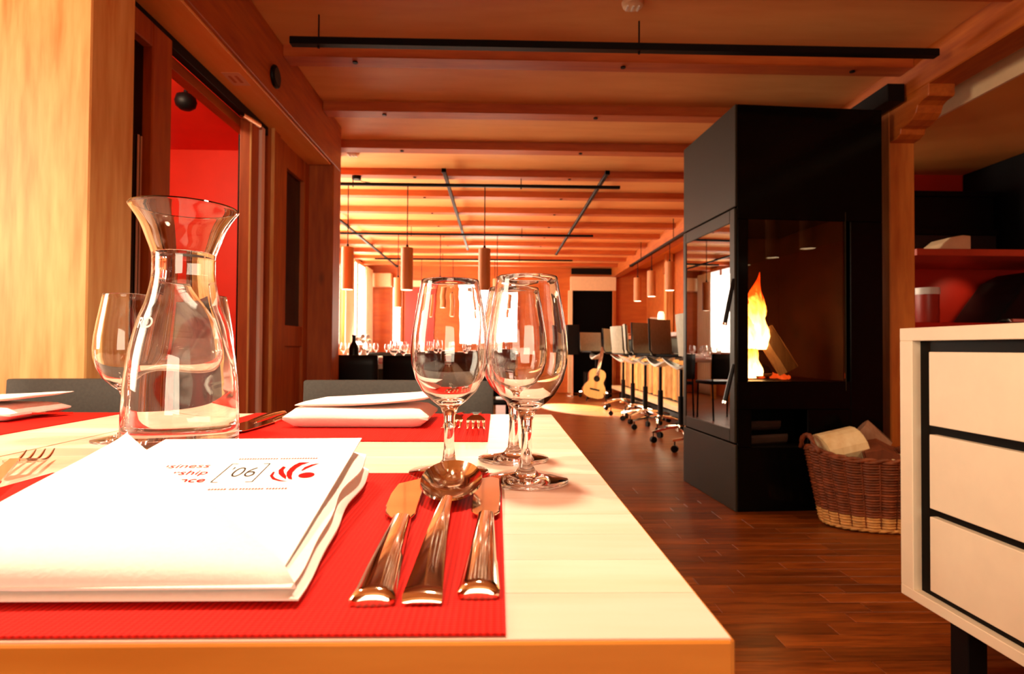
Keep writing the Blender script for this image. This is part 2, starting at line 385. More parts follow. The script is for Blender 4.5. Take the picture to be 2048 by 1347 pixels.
# ------------------------------------------------------------------ ceiling with beams
CZ = 2.42; BZ = 2.36
ce = struct('ceiling', bbox(-3.4, 2.3, -3.2, 11.6, CZ, CZ + 0.08, 0), M_CEIL)
bm = B(); box(bm, 2.5, 5.2, -3.2, 4.6, 2.18, CZ + 0.08)
box(bm, 2.3, 5.2, 4.6, 11.6, CZ, CZ + .08)
struct('ceiling_lowered', bm, plain('lowered_ceiling_paint', (0.75, 0.33, 0.07), 0.6, noise=0.03, nscale=3))
struct('trim_1', bbox(2.485, 2.5, -3.2, 4.6, 2.18, CZ + 0.08, 0), M_CREAM)
beam_bm = lambda yy: bbox(-1.12 if yy < 4.2 else (-1.30 if yy < 4.8 else -2.48), 2.2, yy, yy + 0.115, BZ, CZ + 0.004, 0.004)
bolt_m = M_BLACKM
for n in range(-6, 12):
    yc = 3.05 + 0.70 * n
    if n > 11: break
    b_ = obj('beam', beam_bm(yc), M_BEAM, ce)
    if 0 <= n < 9:
        for bx in (-0.76, 0.66, 1.9) if n == 0 else (-0.74, 0.63):
            c_ = B(); cyl(c_, (bx, yc + 0.055, BZ - 0.006), (bx, yc + 0.055, BZ + 0.004), 0.014, n=10); obj('bolt', c_, bolt_m, b_)
# wall-side long beams
struct('trim_2', bevel_bm := bbox(2.2, 2.37, -3.2, 11.4, 2.23, CZ + 0.02, 0.006), M_FRAMEY)
# carved bracket of the post
post = thing('timber_post', 'square orange timber post right of the black stove carrying a carved bracket', 'post', (2.27, 3.34, 0))
obj('shaft', bbox(2.2, 2.345, 3.25, 3.42, 0, 2.235, 0.006), wood('post_pine', (0.62, 0.20, 0.03), (0.42, 0.10, 0.012), 'z', 5, 0.5, knots=0.85, stretch=8, knot_scale=3.1), post)
prof = [(3.30, 2.02), (3.20, 2.03), (3.165, 2.045), (3.16, 2.072), (3.12, 2.076), (3.075, 2.09), (3.045, 2.115), (3.03, 2.15), (3.0, 2.163), (2.955, 2.168), (2.95, 2.18), (2.95, 2.232), (3.30, 2.232)]
bm = B(); prism(bm, prof, 'x', 2.203, 2.342); obj('bracket', bevel(bm, 0.003), M_FRAMEY, post)
# black rail box beside the beam
tag(obj('steel_rail', bbox(2.09, 2.185, 3.1, 4.3, 2.20, 2.295, 0.003), M_BLACKM), 'black steel box rail under the ceiling joining the stove top and the beam', 'rail')

# ------------------------------------------------------------------ walls
struct('wall_left', bbox(-2.62, -2.5, 4.85, 11.5, 0, CZ + .05, 0), M_WALLW)
bm = B(); box(bm, -2.62, 5.2, 11.4, 11.52, 0, CZ + .05)
struct('wall_far', bm, M_WALLW)
struct('wall_partition', bbox(-2.62, -1.30, 4.76, 4.85, 0, CZ, 0), M_WALLW)
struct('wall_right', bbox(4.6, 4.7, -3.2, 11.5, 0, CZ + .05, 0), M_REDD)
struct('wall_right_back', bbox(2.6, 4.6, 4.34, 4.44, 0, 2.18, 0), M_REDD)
struct('wall_bar', bbox(2.9, 3.0, 4.44, 11.4, 0, CZ + .05, 0), M_WALLW)
struct('wall_behind', bbox(-3.4, 4.7, -3.2, -3.1, 0, CZ + .05, 0), M_WALLW)
struct('wall_left_near', bbox(-3.5, -3.4, -3.2, 1.62, 0, CZ + .05, 0), M_WALLW)
# corridor in red
struct('wall_red', bbox(-3.3, -1.36, 4.70, 4.76, 0, CZ, 0), M_RED)
struct('wall_corridor', bbox(-3.36, -3.3, 1.8, 4.76, 0, CZ, 0), M_RED)
struct('ceiling_corridor', bbox(-3.3, -1.42, 1.9, 4.70, CZ - 0.012, CZ - 0.001, 0), M_RED)
c_ = B(); cyl(c_, (-2.63, 4.685, 2.292), (-2.63, 4.70, 2.292), 0.02, n=12)
# door header and its soffit (plane x = -1.12)
struct('wall_pillar', bbox(-3.4, -1.11, 1.62, 1.81, 0, CZ, 0.004), M_PILLAR)
struct('trim_3', bbox(-1.30, -1.12, 1.81, 4.2, 2.10, CZ, 0.004), M_FRAMEY)
M_SOFF_LIT = wood('soffit_pine', (1.0, 0.48, 0.13), (0.92, 0.33, 0.06), 'y', 5, 0.45, stretch=8)  # header pine made brighter in colour to stand for bounced light underneath
struct('trim_4', bbox(-1.30, -1.135, 1.81, 4.0, 2.088, 2.10, 0.002), M_SOFF_LIT)
struct('trim_5', bbox(-1.34, -1.30, 1.81, 3.98, 2.045, 2.20, 0.002), M_BLACKM)
struct('trim_6', bbox(-1.40, -1.345, 1.81, 3.45, 2.0, 2.05, 0.002), M_FRAMEY)
struct('trim_7', bbox(-1.42, -1.30, 1.81, 4.0, 2.2, CZ, 0), M_FRAMEY)
# left jamb: narrow dark glazed leaf with frame
d1 = struct('door_1', bbox(-1.33, -1.27, 2.178, 2.305, 0, 2.045, 0.004), M_FRAME)
obj('top_rail', bbox(-1.33, -1.27, 1.82, 2.176, 1.955, 2.045, 0.003), M_FRAME, d1)
obj('pane', bbox(-1.315, -1.305, 1.82, 2.178, 0.0, 1.955, 0), M_WINGL, d1)
obj('pane_edge', bbox(-1.302, -1.298, 2.145, 2.152, 0.02, 1.62, 0), plain('pale_door_edge', (0.92, 0.66, 0.55), 0.35), d1)  # pale colour paints the highlight along the pane edges
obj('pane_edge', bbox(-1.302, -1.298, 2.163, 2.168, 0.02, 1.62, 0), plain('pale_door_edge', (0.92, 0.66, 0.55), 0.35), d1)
# right jambs
d2 = struct('door_2', bbox(-1.345, -1.29, 3.08, 3.19, 0, 2.045, 0.004), wood('jamb_red_pine', (0.62, 0.14, 0.03), (0.40, 0.07, 0.015), 'z', 5, .5, stretch=8))
obj('metal_edge', bbox(-1.32, -1.275, 3.193, 3.235, 0, 2.045, 0.002), plain('pale_door_edge', (0.92, 0.66, 0.55), 0.35, 0.0, noise=0.05), d2)  # metal strip in matt pale colour, its highlight painted in
obj('edge_bead', bbox(-1.292, -1.284, 3.076, 3.084, 0, 2.045, 0), M_PILLAR, d2); obj('edge_bead', bbox(-1.28, -1.262, 3.333, 3.341, 0, 2.09, 0), M_PILLAR, d2)  # thin pale strips added to draw the bright highlight lines on the jambs
obj('gap', bbox(-1.42, -1.37, 3.235, 3.335, 0, 2.045, 0), M_BLACKM, d2)
obj('jamb', bbox(-1.35, -1.27, 3.335, 3.45, 0, 2.09, 0.004), M_FRAME, d2)
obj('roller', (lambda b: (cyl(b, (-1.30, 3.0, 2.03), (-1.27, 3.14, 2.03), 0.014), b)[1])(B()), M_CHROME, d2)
# panelled wall beyond with narrow dark window
w1 = struct('window_1', bbox(-1.335, -1.285, 3.45, 3.60, 0, 2.09, 0.003), M_FRAME)
obj('stile', bbox(-1.335, -1.285, 3.93, 4.02, 0, 2.09, 0.003), M_FRAME, w1)
obj('top_rail', bbox(-1.335, -1.29, 3.60, 3.93, 1.95, 2.09, 0.003), M_FRAME, w1)
obj('middle_rail', bbox(-1.335, -1.29, 3.60, 3.93, 0.86, 0.99, 0.003), M_FRAME, w1)
obj('lower_board', bbox(-1.34, -1.305, 3.60, 3.93, 0.0, 0.86, 0.002), M_FRAME, w1)
obj('pane', bbox(-1.325, -1.315, 3.60, 3.93, 0.99, 1.95, 0), M_WINGL, w1)
struct('trim_8', bbox(-1.42, -1.12, 4.02, 4.2, 0, 2.10, 0.004), M_FRAME)
struct('trim_9', bbox(-1.42, -1.30, 4.0, 4.76, 2.10, CZ, 0.0), M_FRAME)
struct('wall_return', bbox(-1.42, -1.38, 3.45, 4.76, 0, 2.1, 0.0), M_FRAME)

# speaker on header, ceiling spotlight in corridor, sticker
sp = thing('wall_speaker', 'small round black speaker on the header beam over the door', 'speaker', (-1.11, 2.94, 2.20))
bm = B(); lathe(bm, [(0, 0), (0.052, 0), (0.056, 0.006), (0.054, 0.014), (0.046, 0.017), (0, 0.013)], 32, M=Matrix.Translation((-1.12, 2.94, 2.20)) @ Matrix.Rotation(PI / 2, 4, 'Y'))
obj('housing', bm, M_BLACKM, sp, smooth=40)
bm = B(); lathe(bm, [(0, 0.0145), (0.040, 0.0145), (0.042, 0.019), (0, 0.019)], 24, M=Matrix.Translation((-1.12, 2.94, 2.20)) @ Matrix.Rotation(PI / 2, 4, 'Y'))
obj('grille', bm, plain('speaker_mesh', (0.004, 0.012, 0.010), 0.6), sp, smooth=40)
lp = thing('ceiling_spotlight', 'round black spotlight under the red corridor ceiling inside the doorway', 'lamp', (-1.9, 3.6, 2.34))
bm = B(); lathe(bm, [(0, -0.055), (0.03, -0.05), (0.055, -0.03), (0.062, 0.0), (0.052, 0.035), (0.02, 0.05), (0, 0.052)], 28, (-1.9, 3.6, 2.34)); obj('head', bm, M_BLACKM, lp, smooth=True)
bm = B(); cyl(bm, (-1.9, 3.6, 2.38), (-1.9, 3.6, 2.408), 0.012); obj('stem', bm, M_BLACKM, lp)
st_ = thing('sticker', 'small pale sticker stuck under the door header', 'sticker', (-1.21, 2.72, 2.087))
obj('backing', bbox(-1.25, -1.17, 2.66, 2.79, 2.0865, 2.088, 0), plain('sticker_paper', (0.9, 0.5, 0.28), 0.5), st_)
bm = B(); box(bm, -1.235, -1.22, 2.69, 2.76, 2.0858, 2.0865); box(bm, -1.205, -1.19, 2.69, 2.76, 2.0858, 2.0865); obj('print', bm, plain('sticker_print', (0.6, 0.15, 0.05), 0.5), st_)
tag(obj('wall_button', c_, emis('button_white', (1, .9, .8), 0.6)), 'tiny white button on the red corridor wall', 'button')

# ------------------------------------------------------------------ far wall: windows, doorway
def window(n, axis, a0, a1, z0, z1, face, inward, mull=True):
    fr = 0.05
    def bb(u0, u1, v0, v1, t0, t1):
        if axis == 'x': return bbox(u0, u1, min(face + t0 * inward, face + t1 * inward), max(face + t0 * inward, face + t1 * inward), v0, v1, 0.002)
        return bbox(min(face + t0 * inward, face + t1 * inward), max(face + t0 * inward, face + t1 * inward), u0, u1, v0, v1, 0.002)
    o = struct('window_%d' % n, bb(a0, a1, z0, z0 + fr, 0.0, 0.06), M_WALLW)
    obj('frame', bb(a0, a1, z1 - fr, z1, 0, 0.05), M_WALLW, o); obj('frame', bb(a0, a0 + fr, z0 + fr, z1 - fr, 0, .05), M_WALLW, o); obj('frame', bb(a1 - fr, a1, z0 + fr, z1 - fr, 0, .05), M_WALLW, o)
    if mull: obj('mullion', bb((a0 + a1) / 2 - .015, (a0 + a1) / 2 + .015, z0 + fr, z1 - fr, 0.005, .045), M_WALLW, o)
    obj('pane', bb(a0 + fr, a1 - fr, z0 + fr, z1 - fr, 0.0, 0.02), M_DAY, o)
    return o
window(2, 'x', -0.72, 0.38, 0.85, 2.05, 11.40, -1)
window(3, 'x', -2.06, -1.82, 0.85, 2.05, 11.40, -1, False)
window(4, 'y', 9.75, 11.1, 0.85, 2.38, -2.5, 1)
window(5, 'y', 8.75, 9.35, 0.85, 2.2, -2.5, 1)
window(6, 'y', 7.0, 8.2, 0.85, 2.2, -2.5, 1)
window(7, 'y', 5.0, 6.2, 0.85, 2.2, -2.5, 1)
def curtain(x, y0, y1, z0, z1, label, flare=0.0, axis='y'):
    bm = B(); n = 40; top = []; bot = []
    for i in range(n + 1):
        t = i / n; wv = 0.03 * math.sin(t * 2 * PI * 6)
        rowt = []; rowb = []
        for k in range(9):
            s = k / 8; yy = y0 + (y1 - y0) * t * (1 + flare * s) if flare else y0 + (y1 - y0) * t
            z = z1 + (z0 - z1) * s
            p = (x + wv * (0.5 + 0.5 * s), yy, z) if axis == 'y' else (yy, x + wv * (0.5 + 0.5 * s), z)
            rowt.append(p); rowb.append((p[0] + (0.004 if axis == 'y' else 0), p[1] + (0 if axis == 'y' else 0.004), p[2]))
        top.append(rowt); bot.append(rowb)
    grid_solid(bm, top, bot)
    return tag(obj('curtain', bm, M_CURT, smooth=True), label, 'curtain', 'pale curtains at the far windows')
curtain(-2.36, 10.6, 11.15, 0.01, 2.30, 'cream full length curtain at the left wall window in the far corner')
curtain(-2.36, 9.2, 9.75, 0.01, 2.30, 'cream curtain between the two windows on the far left wall')
# panels on the far wall
tag(obj('wall_box', bbox(-2.46, -2.02, 11.2, 11.4, 2.0, 2.26, 0.01), M_CREAM), 'cream rectangular box high on the far wall beside the corner', 'box')
struct('trim_10', bbox(-1.78, -1.35, 11.36, 11.4, 0.85, 2.0, 0), M_REDD)
struct('trim_11', bbox(-1.8, -0.75, 11.35, 11.4, 2.02, 2.14, 0), M_CREAM)
# doorway
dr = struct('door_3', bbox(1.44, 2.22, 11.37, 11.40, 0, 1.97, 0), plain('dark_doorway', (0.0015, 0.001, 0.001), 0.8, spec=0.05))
obj('lintel', bbox(1.40, 2.28, 11.30, 11.40, 1.97, 2.24, 0.004), M_CREAM, dr)
obj('jamb', bbox(1.36, 1.44, 11.30, 11.40, 0, 1.97, 0.004), M_CREAM, dr); obj('jamb', bbox(2.22, 2.28, 11.30, 11.40, 0, 1.97, 0.004), M_FRAME, dr)
obj('vent', bbox(1.42, 2.24, 11.34, 11.40, 2.29, 2.40, 0.003), M_BLACKM, dr)

# ------------------------------------------------------------------ tracks in the ceiling
def track(x0, x1, y, z, label, rods, th=0.022):
    t = thing('ceiling_track', label, 'track', ((x0 + x1) / 2, y, z), 'black lighting tracks')
    obj('rail', bbox(x0, x1, y - th / 2 * 1.2, y + th / 2 * 1.2, z - th / 2, z + th / 2, 0.002), M_BLACKM, t)
    for rx in rods:
        bm = B(); cyl(bm, (rx, y, z + th / 2), (rx, y, CZ), 0.004, n=8); obj('rod', bm, M_BLACKM, t)
        bm = B(); cyl(bm, (rx, y, z - th / 2 - 0.012), (rx, y, z - th / 2), 0.006, n=8); obj('clip', bm, M_BLACKM, t)
    return t
TZ = 2.29
track(-0.98, 2.11, 2.77, TZ, 'nearest black lighting track crossing under the ceiling', (-0.85, 0.665), 0.034)
track(-2.0, 1.08, 5.20, TZ, 'black lighting track carrying the largest hanging lamps', (-1.28, 0.2), 0.026)
track(-2.0, 1.21, 7.47, TZ, 'middle black lighting track carrying lamps in the far room', (-1.1, 0.3), 0.026)
track(-2.0, 1.22, 9.60, TZ, 'farthest black lighting track carrying lamps near the end wall', (-0.9, 0.35), 0.026)
def ytrack(x, y0, y1, label, z=2.345, th=0.03):
    t = thing('ceiling_track', label, 'track', (x, (y0 + y1) / 2, z), 'black tracks along the room')
    obj('rail', bbox(x - th / 2, x + th / 2, y0, y1, z - 0.014, z + 0.012, 0.002), M_BLACKM, t)
    k = 0; yy = 5.15 + 0.0575
    for (e) in (y0, y1 - 0.04):
        obj('end_cap', bbox(x - th / 2 - .004, x + th / 2 + .004, e, e + .04, z - .018, z + .0149, 0.002), M_BLACKM, t)
    return t
ytrack(-0.46, 4.93, 8.9, 'slim black rail along the beams left of centre', 2.345)
ytrack(0.92, 4.93, 9.3, 'slim black rail along the beams right of centre', 2.345)
ytrack(-1.86, 5.6, 10.9, 'slim black rail along the beams nearest the left wall', 2.345)
bt = ytrack(2.10, 5.0, 9.25, 'black rail over the bar carrying lamps', 2.165, 0.05)
for yy in (5.3, 7.0, 8.6):
    bm = B(); cyl(bm, (2.10, yy, 2.175), (2.10, yy, CZ), 0.005, n=8); obj('rod', bm, M_BLACKM, bt)
c_ = thing('junction_box', 'dark round junction box with a thin wire on the beam left of the lamps', 'junction box', (-1.25, 5.08, 2.33))
bm = B(); lathe(bm, [(0, 0), (0.04, 0), (0.04, 0.03), (0, 0.03)], 16, (-1.25, 5.2, 2.33)); obj('case', bm, M_BLACKM, c_)
bm = B(); tube(bm, [(-1.24, 5.2, 2.335), (-1.2, 5.2, 2.315), (-1.13, 5.2, 2.305)], 0.003, 6); obj('wire', bm, M_BLACKM, c_)

# pendant lamps
def make_pendant(drop, h=0.37, r=0.053):
    """origin at the bottom of the shade; cord reaches up drop metres"""
    t = thing('pendant_lamp', '', 'lamp')
    bm = B(); lathe(bm, [(r - .003, 0.004), (r, 0.0), (r, h), (r - 0.004, h + .003), (0, h + .003), (0, h - .001), (r - .003, h - .001)], 28, closed=True); obj('shade', bm, M_SHADE, t, smooth=40)
    bm = B(); lathe(bm, [(0, 0.003), (r - .004, 0.003), (r - .004, 0.012), (0, 0.012)], 28); obj('diffuser', bm, M_LAMP, t)
    bm = B(); cyl(bm, (0, 0, h), (0, 0, drop), 0.0045, n=8); obj('cord', bm, M_BLACKM, t)
    bm = B(); lathe(bm, [(0, h + .003), (.014, h + .003), (.010, h + .03), (0, h + .03)], 12); obj('cap', bm, M_BLACKM, t)
    return t
pend = make_pendant(TZ - 0.013 - 1.36)
rows = [(5.20, (-1.32, -0.80, -0.12), ('brown cylinder hanging lamp at far left of the nearest lamp row', 'brown cylinder hanging lamp, middle of the nearest lamp row', 'brown cylinder hanging lamp seen between the two front wine glasses')),
        (7.47, (-1.26, -0.73, -0.01), ('hanging lamp at the left of the second lamp row', 'hanging lamp in the middle of the second lamp row', 'hanging lamp at the right of the second lamp row')),
        (9.60, (-1.24, -0.73, -0.05), ('hanging lamp at the left of the farthest lamp row', 'hanging lamp in the middle of the farthest lamp row', 'hanging lamp at the right of the farthest lamp row'))]
def lamp_light(x, y, z, P, r=0.045, spread=150, col=WARM):
    l = bpy.data.lights.new('lamp_glow', 'AREA'); l.shape = 'DISK'; l.size = 2 * r; l.energy = P; l.color = col; l.spread = math.radians(spread)
    o = bpy.data.objects.new('lamp_glow', l); COL.objects.link(o); o.location = (x, y, z - 0.004); return o
first = True
for (yy, xs, labs) in rows:
    for xx, lb in zip(xs, labs):
        if first: pend.location = (xx, yy, 1.36); pend['label'] = lb; pend['group'] = 'hanging lamps over the dining tables'; first = False
        else: dup(pend, (xx, yy, 1.36), 0, lb, 'hanging lamps over the dining tables')
        lamp_light(xx, yy, 1.36, 3.0)
pb = make_pendant(2.15 - 1.57, 0.35, 0.058)
for i, (yy, lb) in enumerate(((7.15, 'slim hanging lamp over the bar nearest the stove'), (8.0, 'slim hanging lamp over the bar, second from the stove'), (8.8, 'slim hanging lamp over the bar farthest from the stove'))):
    if i == 0: pb.location = (2.10, yy, 1.57); pb['label'] = lb; pb['group'] = 'hanging lamps over the bar'
    else: dup(pb, (2.10, yy, 1.57), 0, lb, 'hanging lamps over the bar')
    lamp_light(2.10, yy, 1.57, 3.0)
# lamps of the same kind just outside the picture: assumed ones over this table, a row right of the cabinet
pt = make_pendant(CZ - 1.66, 0.37, 0.053)
extra = [(-0.62, 0.72, 1.66, 9.0), (-0.02, 0.72, 1.66, 9.0), (2.29, 2.23, 1.57, 2.5), (2.29, 1.80, 1.57, 2.5), (2.29, 1.38, 1.57, 2.5), (2.29, 0.95, 1.57, 2.5)]
for i, (xx, yy, zz, P) in enumerate(extra):
    lb = ['hanging lamp over the left end of the laid table', 'hanging lamp over the wine glasses of the laid table', 'hanging lamp right of the sideboard nearest the stove', 'second hanging lamp from the stove along the right beam', 'third hanging lamp from the stove along the right beam', 'fourth hanging lamp from the stove along the right beam'][i]
    if i == 0: pt.location = (xx, yy, zz); pt['label'] = lb; pt['group'] = 'hanging lamps near the laid table'
    else: dup(pt, (xx, yy, zz - (0.0 if zz == 1.66 else 0)), 0, lb, 'hanging lamps near the laid table')
    lamp_light(xx, yy, zz, P, 0.048, 160, (1.0, .82, .58) if zz > 1.6 else WARM)

# ceiling fittings
for (x, yy, lb) in ((0.60, 2.62, 'small pale ceiling fitting behind the nearest track'), (0.31, 3.85, 'tiny pale ceiling fitting between the second and third beams'), (-1.17, 4.75, 'tiny pale ceiling fitting above the left lamps')):
    f_ = thing('ceiling_fitting', lb, 'fitting', (x, yy, CZ), 'pale ceiling fittings')
    bm = B(); lathe(bm, [(0, 0), (0.05, 0), (0.045, -0.018), (0.02, -0.026), (0, -0.026)], 20, (x, yy, CZ)); obj('cover', bm, M_CREAM, f_, smooth=40)
    for k in range(3): obj('fin', bbox(x - .03 + k * .025, x - .022 + k * .025, yy - .02, yy + .02, CZ - .03, CZ - .024, 0), M_WHITE, f_)

# ------------------------------------------------------------------ stove
ang = math.radians(3.3)
SM = Matrix.Translation((1.262, 3.10, 0)) @ Matrix.Rotation(ang, 4, 'Z')
stove = thing('wood_stove', 'tall black and grey wood stove with glass doors and a burning fire', 'stove', (0, 0, 0))
def sbox(u0, u1, v0, v1, z0, z1, r=0.003):
    bm = bbox(u0, u1, v0, v1, z0, z1, r); bmesh.ops.transform(bm, matrix=SM, verts=bm.verts); return bm
stove.location = (1.26, 3.10, 0)
SW = 0.83; SD = 0.74; SH = 2.17; u0 = 0.072; u1 = 0.615; c0 = 0.69; c1 = 1.555
def rel(name, bm, mat, par=stove, **k): return obj(name, bm, mat, par, **k)
rel('lower_casing', sbox(0.0, 0.012, 0.0, SD, 0.0, 0.352), M_STOVE)
rel('upper_casing', sbox(0.0, 0.012, 0.0, SD, 1.622, SH), M_STOVE)
rel('top_plate', sbox(0.012, SW, 0.012, SD, SH - .03, SH), M_STOVEF)
rel('back_plate', sbox(0.012, SW, SD - .02, SD, 0, SH - .03), M_STOVEF)
rel('right_side', sbox(SW - .02, SW, 0.012, SD - .02, 0, SH - .03), M_STOVEF)
rel('front_top', sbox(0.0125, SW, 0.0, 0.012, c1, SH), M_STOVEF)
rel('front_right', sbox(u1 + 0.03, SW, 0.0, 0.012, 0.0, c1), M_STOVEF)
rel('front_corner', sbox(0.0125, u0, 0.0, 0.02, c0, c1), M_STOVEF)
rel('front_lower', sbox(0.0125, u1 + .03, 0.0, 0.012, 0.54, c0), M_STOVEF)
rel('front_foot', sbox(0.0125, u1 + .03, 0.0, 0.012, 0.0, 0.34), M_STOVEF)
rel('front_niche_side', sbox(0.0125, 0.09, 0.0, 0.012, 0.34, 0.54), M_STOVEF)
rel('front_niche_side', sbox(0.40, u1 + .03, 0.0, 0.012, 0.34, 0.54), M_STOVEF)
rel('niche', sbox(0.03, 0.5, 0.30, 0.31, 0.33, 0.56), M_BLACKM); rel('niche_floor', sbox(0.03, 0.5, 0.013, 0.31, 0.32, 0.34), M_BLACKM)
rel('front_glass', sbox(u0, u1, 0.004, 0.010, c0, c1, 0), M_DOORGL)
rel('front_glass_edge', sbox(u1, u1 + 0.004, -0.001, 0.012, c0 - .05, c1 + .05, 0), M_STOVE)
rel('hearth_floor', sbox(0.02, u1 + .02, 0.02, SD - .03, c0 - .03, c0 - .001), M_BLACKM)
M_SOOT = plain('sooty_firebrick', (0.03, 0.009, 0.003), 0.85, noise=0.5, nscale=8)
rel('firebrick_back', sbox(0.02, u1 + .02, SD - .06, SD - .03, c0, c1 + .03), M_SOOT)
rel('firebrick_side', sbox(u1 - .0, u1 + .02, 0.02, SD - .06, c0, c1 + .03), M_SOOT)
rel('hearth_roof', sbox(0.02, u1 + .02, 0.02, SD - .03, c1 + .03, c1 + .05), M_BLACKM)
# side door
door = rel('side_door', sbox(-0.004, 0.010, 0.002, 0.06, 0.362, 1.612), M_STOVE)
rel('door_frame', sbox(-0.004, 0.010, SD - .05, SD - .004, 0.362, 1.612), M_STOVE, door); rel('door_frame', sbox(-0.004, 0.010, 0.06, SD - .05, 0.362, 0.43), M_STOVE, door)
rel('door_frame', sbox(-0.004, 0.010, 0.06, SD - .05, 1.54, 1.612), M_STOVE, door)
rel('side_glass', sbox(0.0, 0.006, 0.06, SD - .05, 0.43, 1.54, 0), M_SIDEGL, door)
rel('side_glass_backing', sbox(0.014, 0.02, 0.02, SD - .03, 0.36, c0, 0), M_BLACKM, door)
for (z0, z1) in ((1.235, 1.0), (0.78, 0.585)):
    bm = B(); a = SM @ Vector((-0.004, 0.012, z0)); b2 = SM @ Vector((-0.052, 0.010, z1)); c3 = SM @ Vector((-0.002, 0.03, z1 + .02))
    tube(bm, [a, (a + b2) / 2, b2], [0.009, 0.012, 0.012], 10); h_ = rel('handle', bm, M_BLACK, door, smooth=40)
    bm = B(); cyl(bm, b2, b2 + Vector((-0.003, 0, -0.012)), 0.0125, n=12); rel('handle_tip', bm, M_CHROME, door)
# logs and fire inside
def split_log(name, p, q, r, mats, label, cat='log', group=None, seed=0, n=9):
    rnd = random.Random(seed); p = Vector(p); q = Vector(q); c = (p + q) / 2
    R = (q - p).to_track_quat('Z', 'Y').to_matrix(); a0 = rnd.random() * 6; ark = rnd.uniform(2.2, 3.2)
    t = thing(name, label, cat, c, group)
    pts = []
    for i in range(n): a = a0 + ark * i / (n - 1); pts.append((r * math.cos(a) * rnd.uniform(.94, 1.04), r * math.sin(a) * rnd.uniform(.94, 1.04)))
    am = a0 + ark / 2; core = (-r * 0.25 * math.cos(am), -r * .25 * math.sin(am))
    def loop(f): return pts + [(core[0], core[1])]
    L2 = (q - p).length
    bm = B(); rings = []
    for k in range(5):
        s = -L2 / 2 + L2 * k / 4; off = (rnd.uniform(-.04, .04) * r, rnd.uniform(-.04, .04) * r)
        rings.append([bm.verts.new(c + R @ Vector((x + off[0], y + off[1], s))) for x, y in loop(0)])
    m = len(rings[0])
    for k in range(4):
        for i in range(m): f = bm.faces.new((rings[k][i], rings[k][(i + 1) % m], rings[k + 1][(i + 1) % m], rings[k + 1][i])); f.material_index = 0 if i < m - 2 else 1
    f = bm.faces.new(rings[0][::-1]); f.material_index = 1; f = bm.faces.new(rings[-1]); f.material_index = 1
    ob = obj('split_wood', bm, [mats[1], mats[1]], t)
    # bark as a separate skin on the rounded side
    bm = B(); A = []; Bq = []
    for k in range(5):
        s = -L2 / 2 + .002 + (L2 - .004) * k / 4
        A.append([c + R @ Vector((x * 1.03, y * 1.03, s)) for x, y in pts]); Bq.append([c + R @ Vector((x * 1.10, y * 1.10, s)) for x, y in pts])
    grid_solid(bm, Bq, A); obj('bark', bm, mats[0], t)
    return t
M_DARKLOG = wood('dark_log', (0.05, 0.016, 0.006), (0.02, 0.006, 0.002), 'x', 7, 0.8)  # very dark tone, so the niche logs barely show
def SP(u, v, z): return SM @ Vector((u, v, z))
split_log('burning_log', SP(0.385, 0.16, 0.735), SP(0.262, 0.22, 0.97), 0.055, (M_BARK, wood('singed_wood', (0.16, 0.09, 0.045), (0.07, 0.035, 0.015), 'z', 8, .8)), 'thick split log leaning in the burning fire', seed=3)
split_log('burning_log', SP(0.10, 0.30, 0.74), SP(0.36, 0.34, 0.75), 0.05, (M_BARK, M_BLACKM), 'charred log lying flat behind the leaning log in the fire', seed=5)
emb = B()
for i in range(14):
    c = SP(random.uniform(.08, .45), random.uniform(.12, .4), c0 + .012); s = random.uniform(.012, .028)
    bmesh.ops.create_icosphere(emb, subdivisions=1, radius=s, matrix=Matrix.Translation(c))
o = obj('embers', emb, M_EMBER, kind='stuff'); tag(o, 'glowing red embers on the floor of the stove', 'embers')
fl_ = thing('fire', 'bright yellow flames burning behind the stove glass', 'fire', SP(0.18, 0.2, c0))
def flame(u, v, z0, h, r, lean=0.0, seed=1, flat=0.45):
    rnd = random.Random(seed); bm = B(); n = 14; K = 12; rings = []
    for k in range(K + 1):
        s = k / K; rr = r * (math.sin(PI * min(1, s * 0.75 + 0.22)) ** 0.8) * (1 - s ** 3) + 0.002
        cx = u + lean * s * s + 0.018 * math.sin(s * 7 + seed); cy = v + .01 * math.cos(s * 6 + seed)
        rings.append([bm.verts.new(SP(cx + rr * math.cos(2 * PI * i / n) * (1 + .16 * math.sin(i * 2.3 + k + seed)), cy + rr * flat * math.sin(2 * PI * i / n), z0 + h * s)) for i in range(n)])
    for k in range(K):
        for i in range(n): bm.faces.new((rings[k][i], rings[k][(i + 1) % n], rings[k + 1][(i + 1) % n], rings[k + 1][i]))
    bm.faces.new(rings[0][::-1]); bm.faces.new(rings[-1])
    obj('flame', bm, M_FLAME, fl_, smooth=True)
flame(0.205, 0.20, 0.86, 0.44, 0.072, 0.02, 1); flame(0.15, 0.18, 0.86, 0.30, 0.075, -0.01, 2); flame(0.245, 0.26, 0.93, 0.30, 0.045, 0.04, 4); flame(0.10, 0.22, 0.84, 0.20, 0.04, -0.01, 9)
flame(0.14, 0.16, 0.70, 0.27, 0.060, 0.03, 3); flame(0.085, 0.18, 0.70, 0.20, 0.035, 0.0, 6); flame(0.20, 0.21, 0.71, 0.26, 0.05, 0.0, 8)
l = bpy.data.lights.new('fire_glow', 'POINT'); l.energy = 6; l.color = (1, 0.36, 0.09); l.shadow_soft_size = 0.08
o = bpy.data.objects.new('fire_glow', l); COL.objects.link(o); o.location = SP(0.13, 0.30, 1.0)
split_log('firewood', SP(0.10, 0.1, 0.375), SP(0.34, 0.14, 0.38), 0.04, (M_DARKLOG, M_DARKLOG), 'dark split log lying in the niche under the fire', 'log', None, 11)
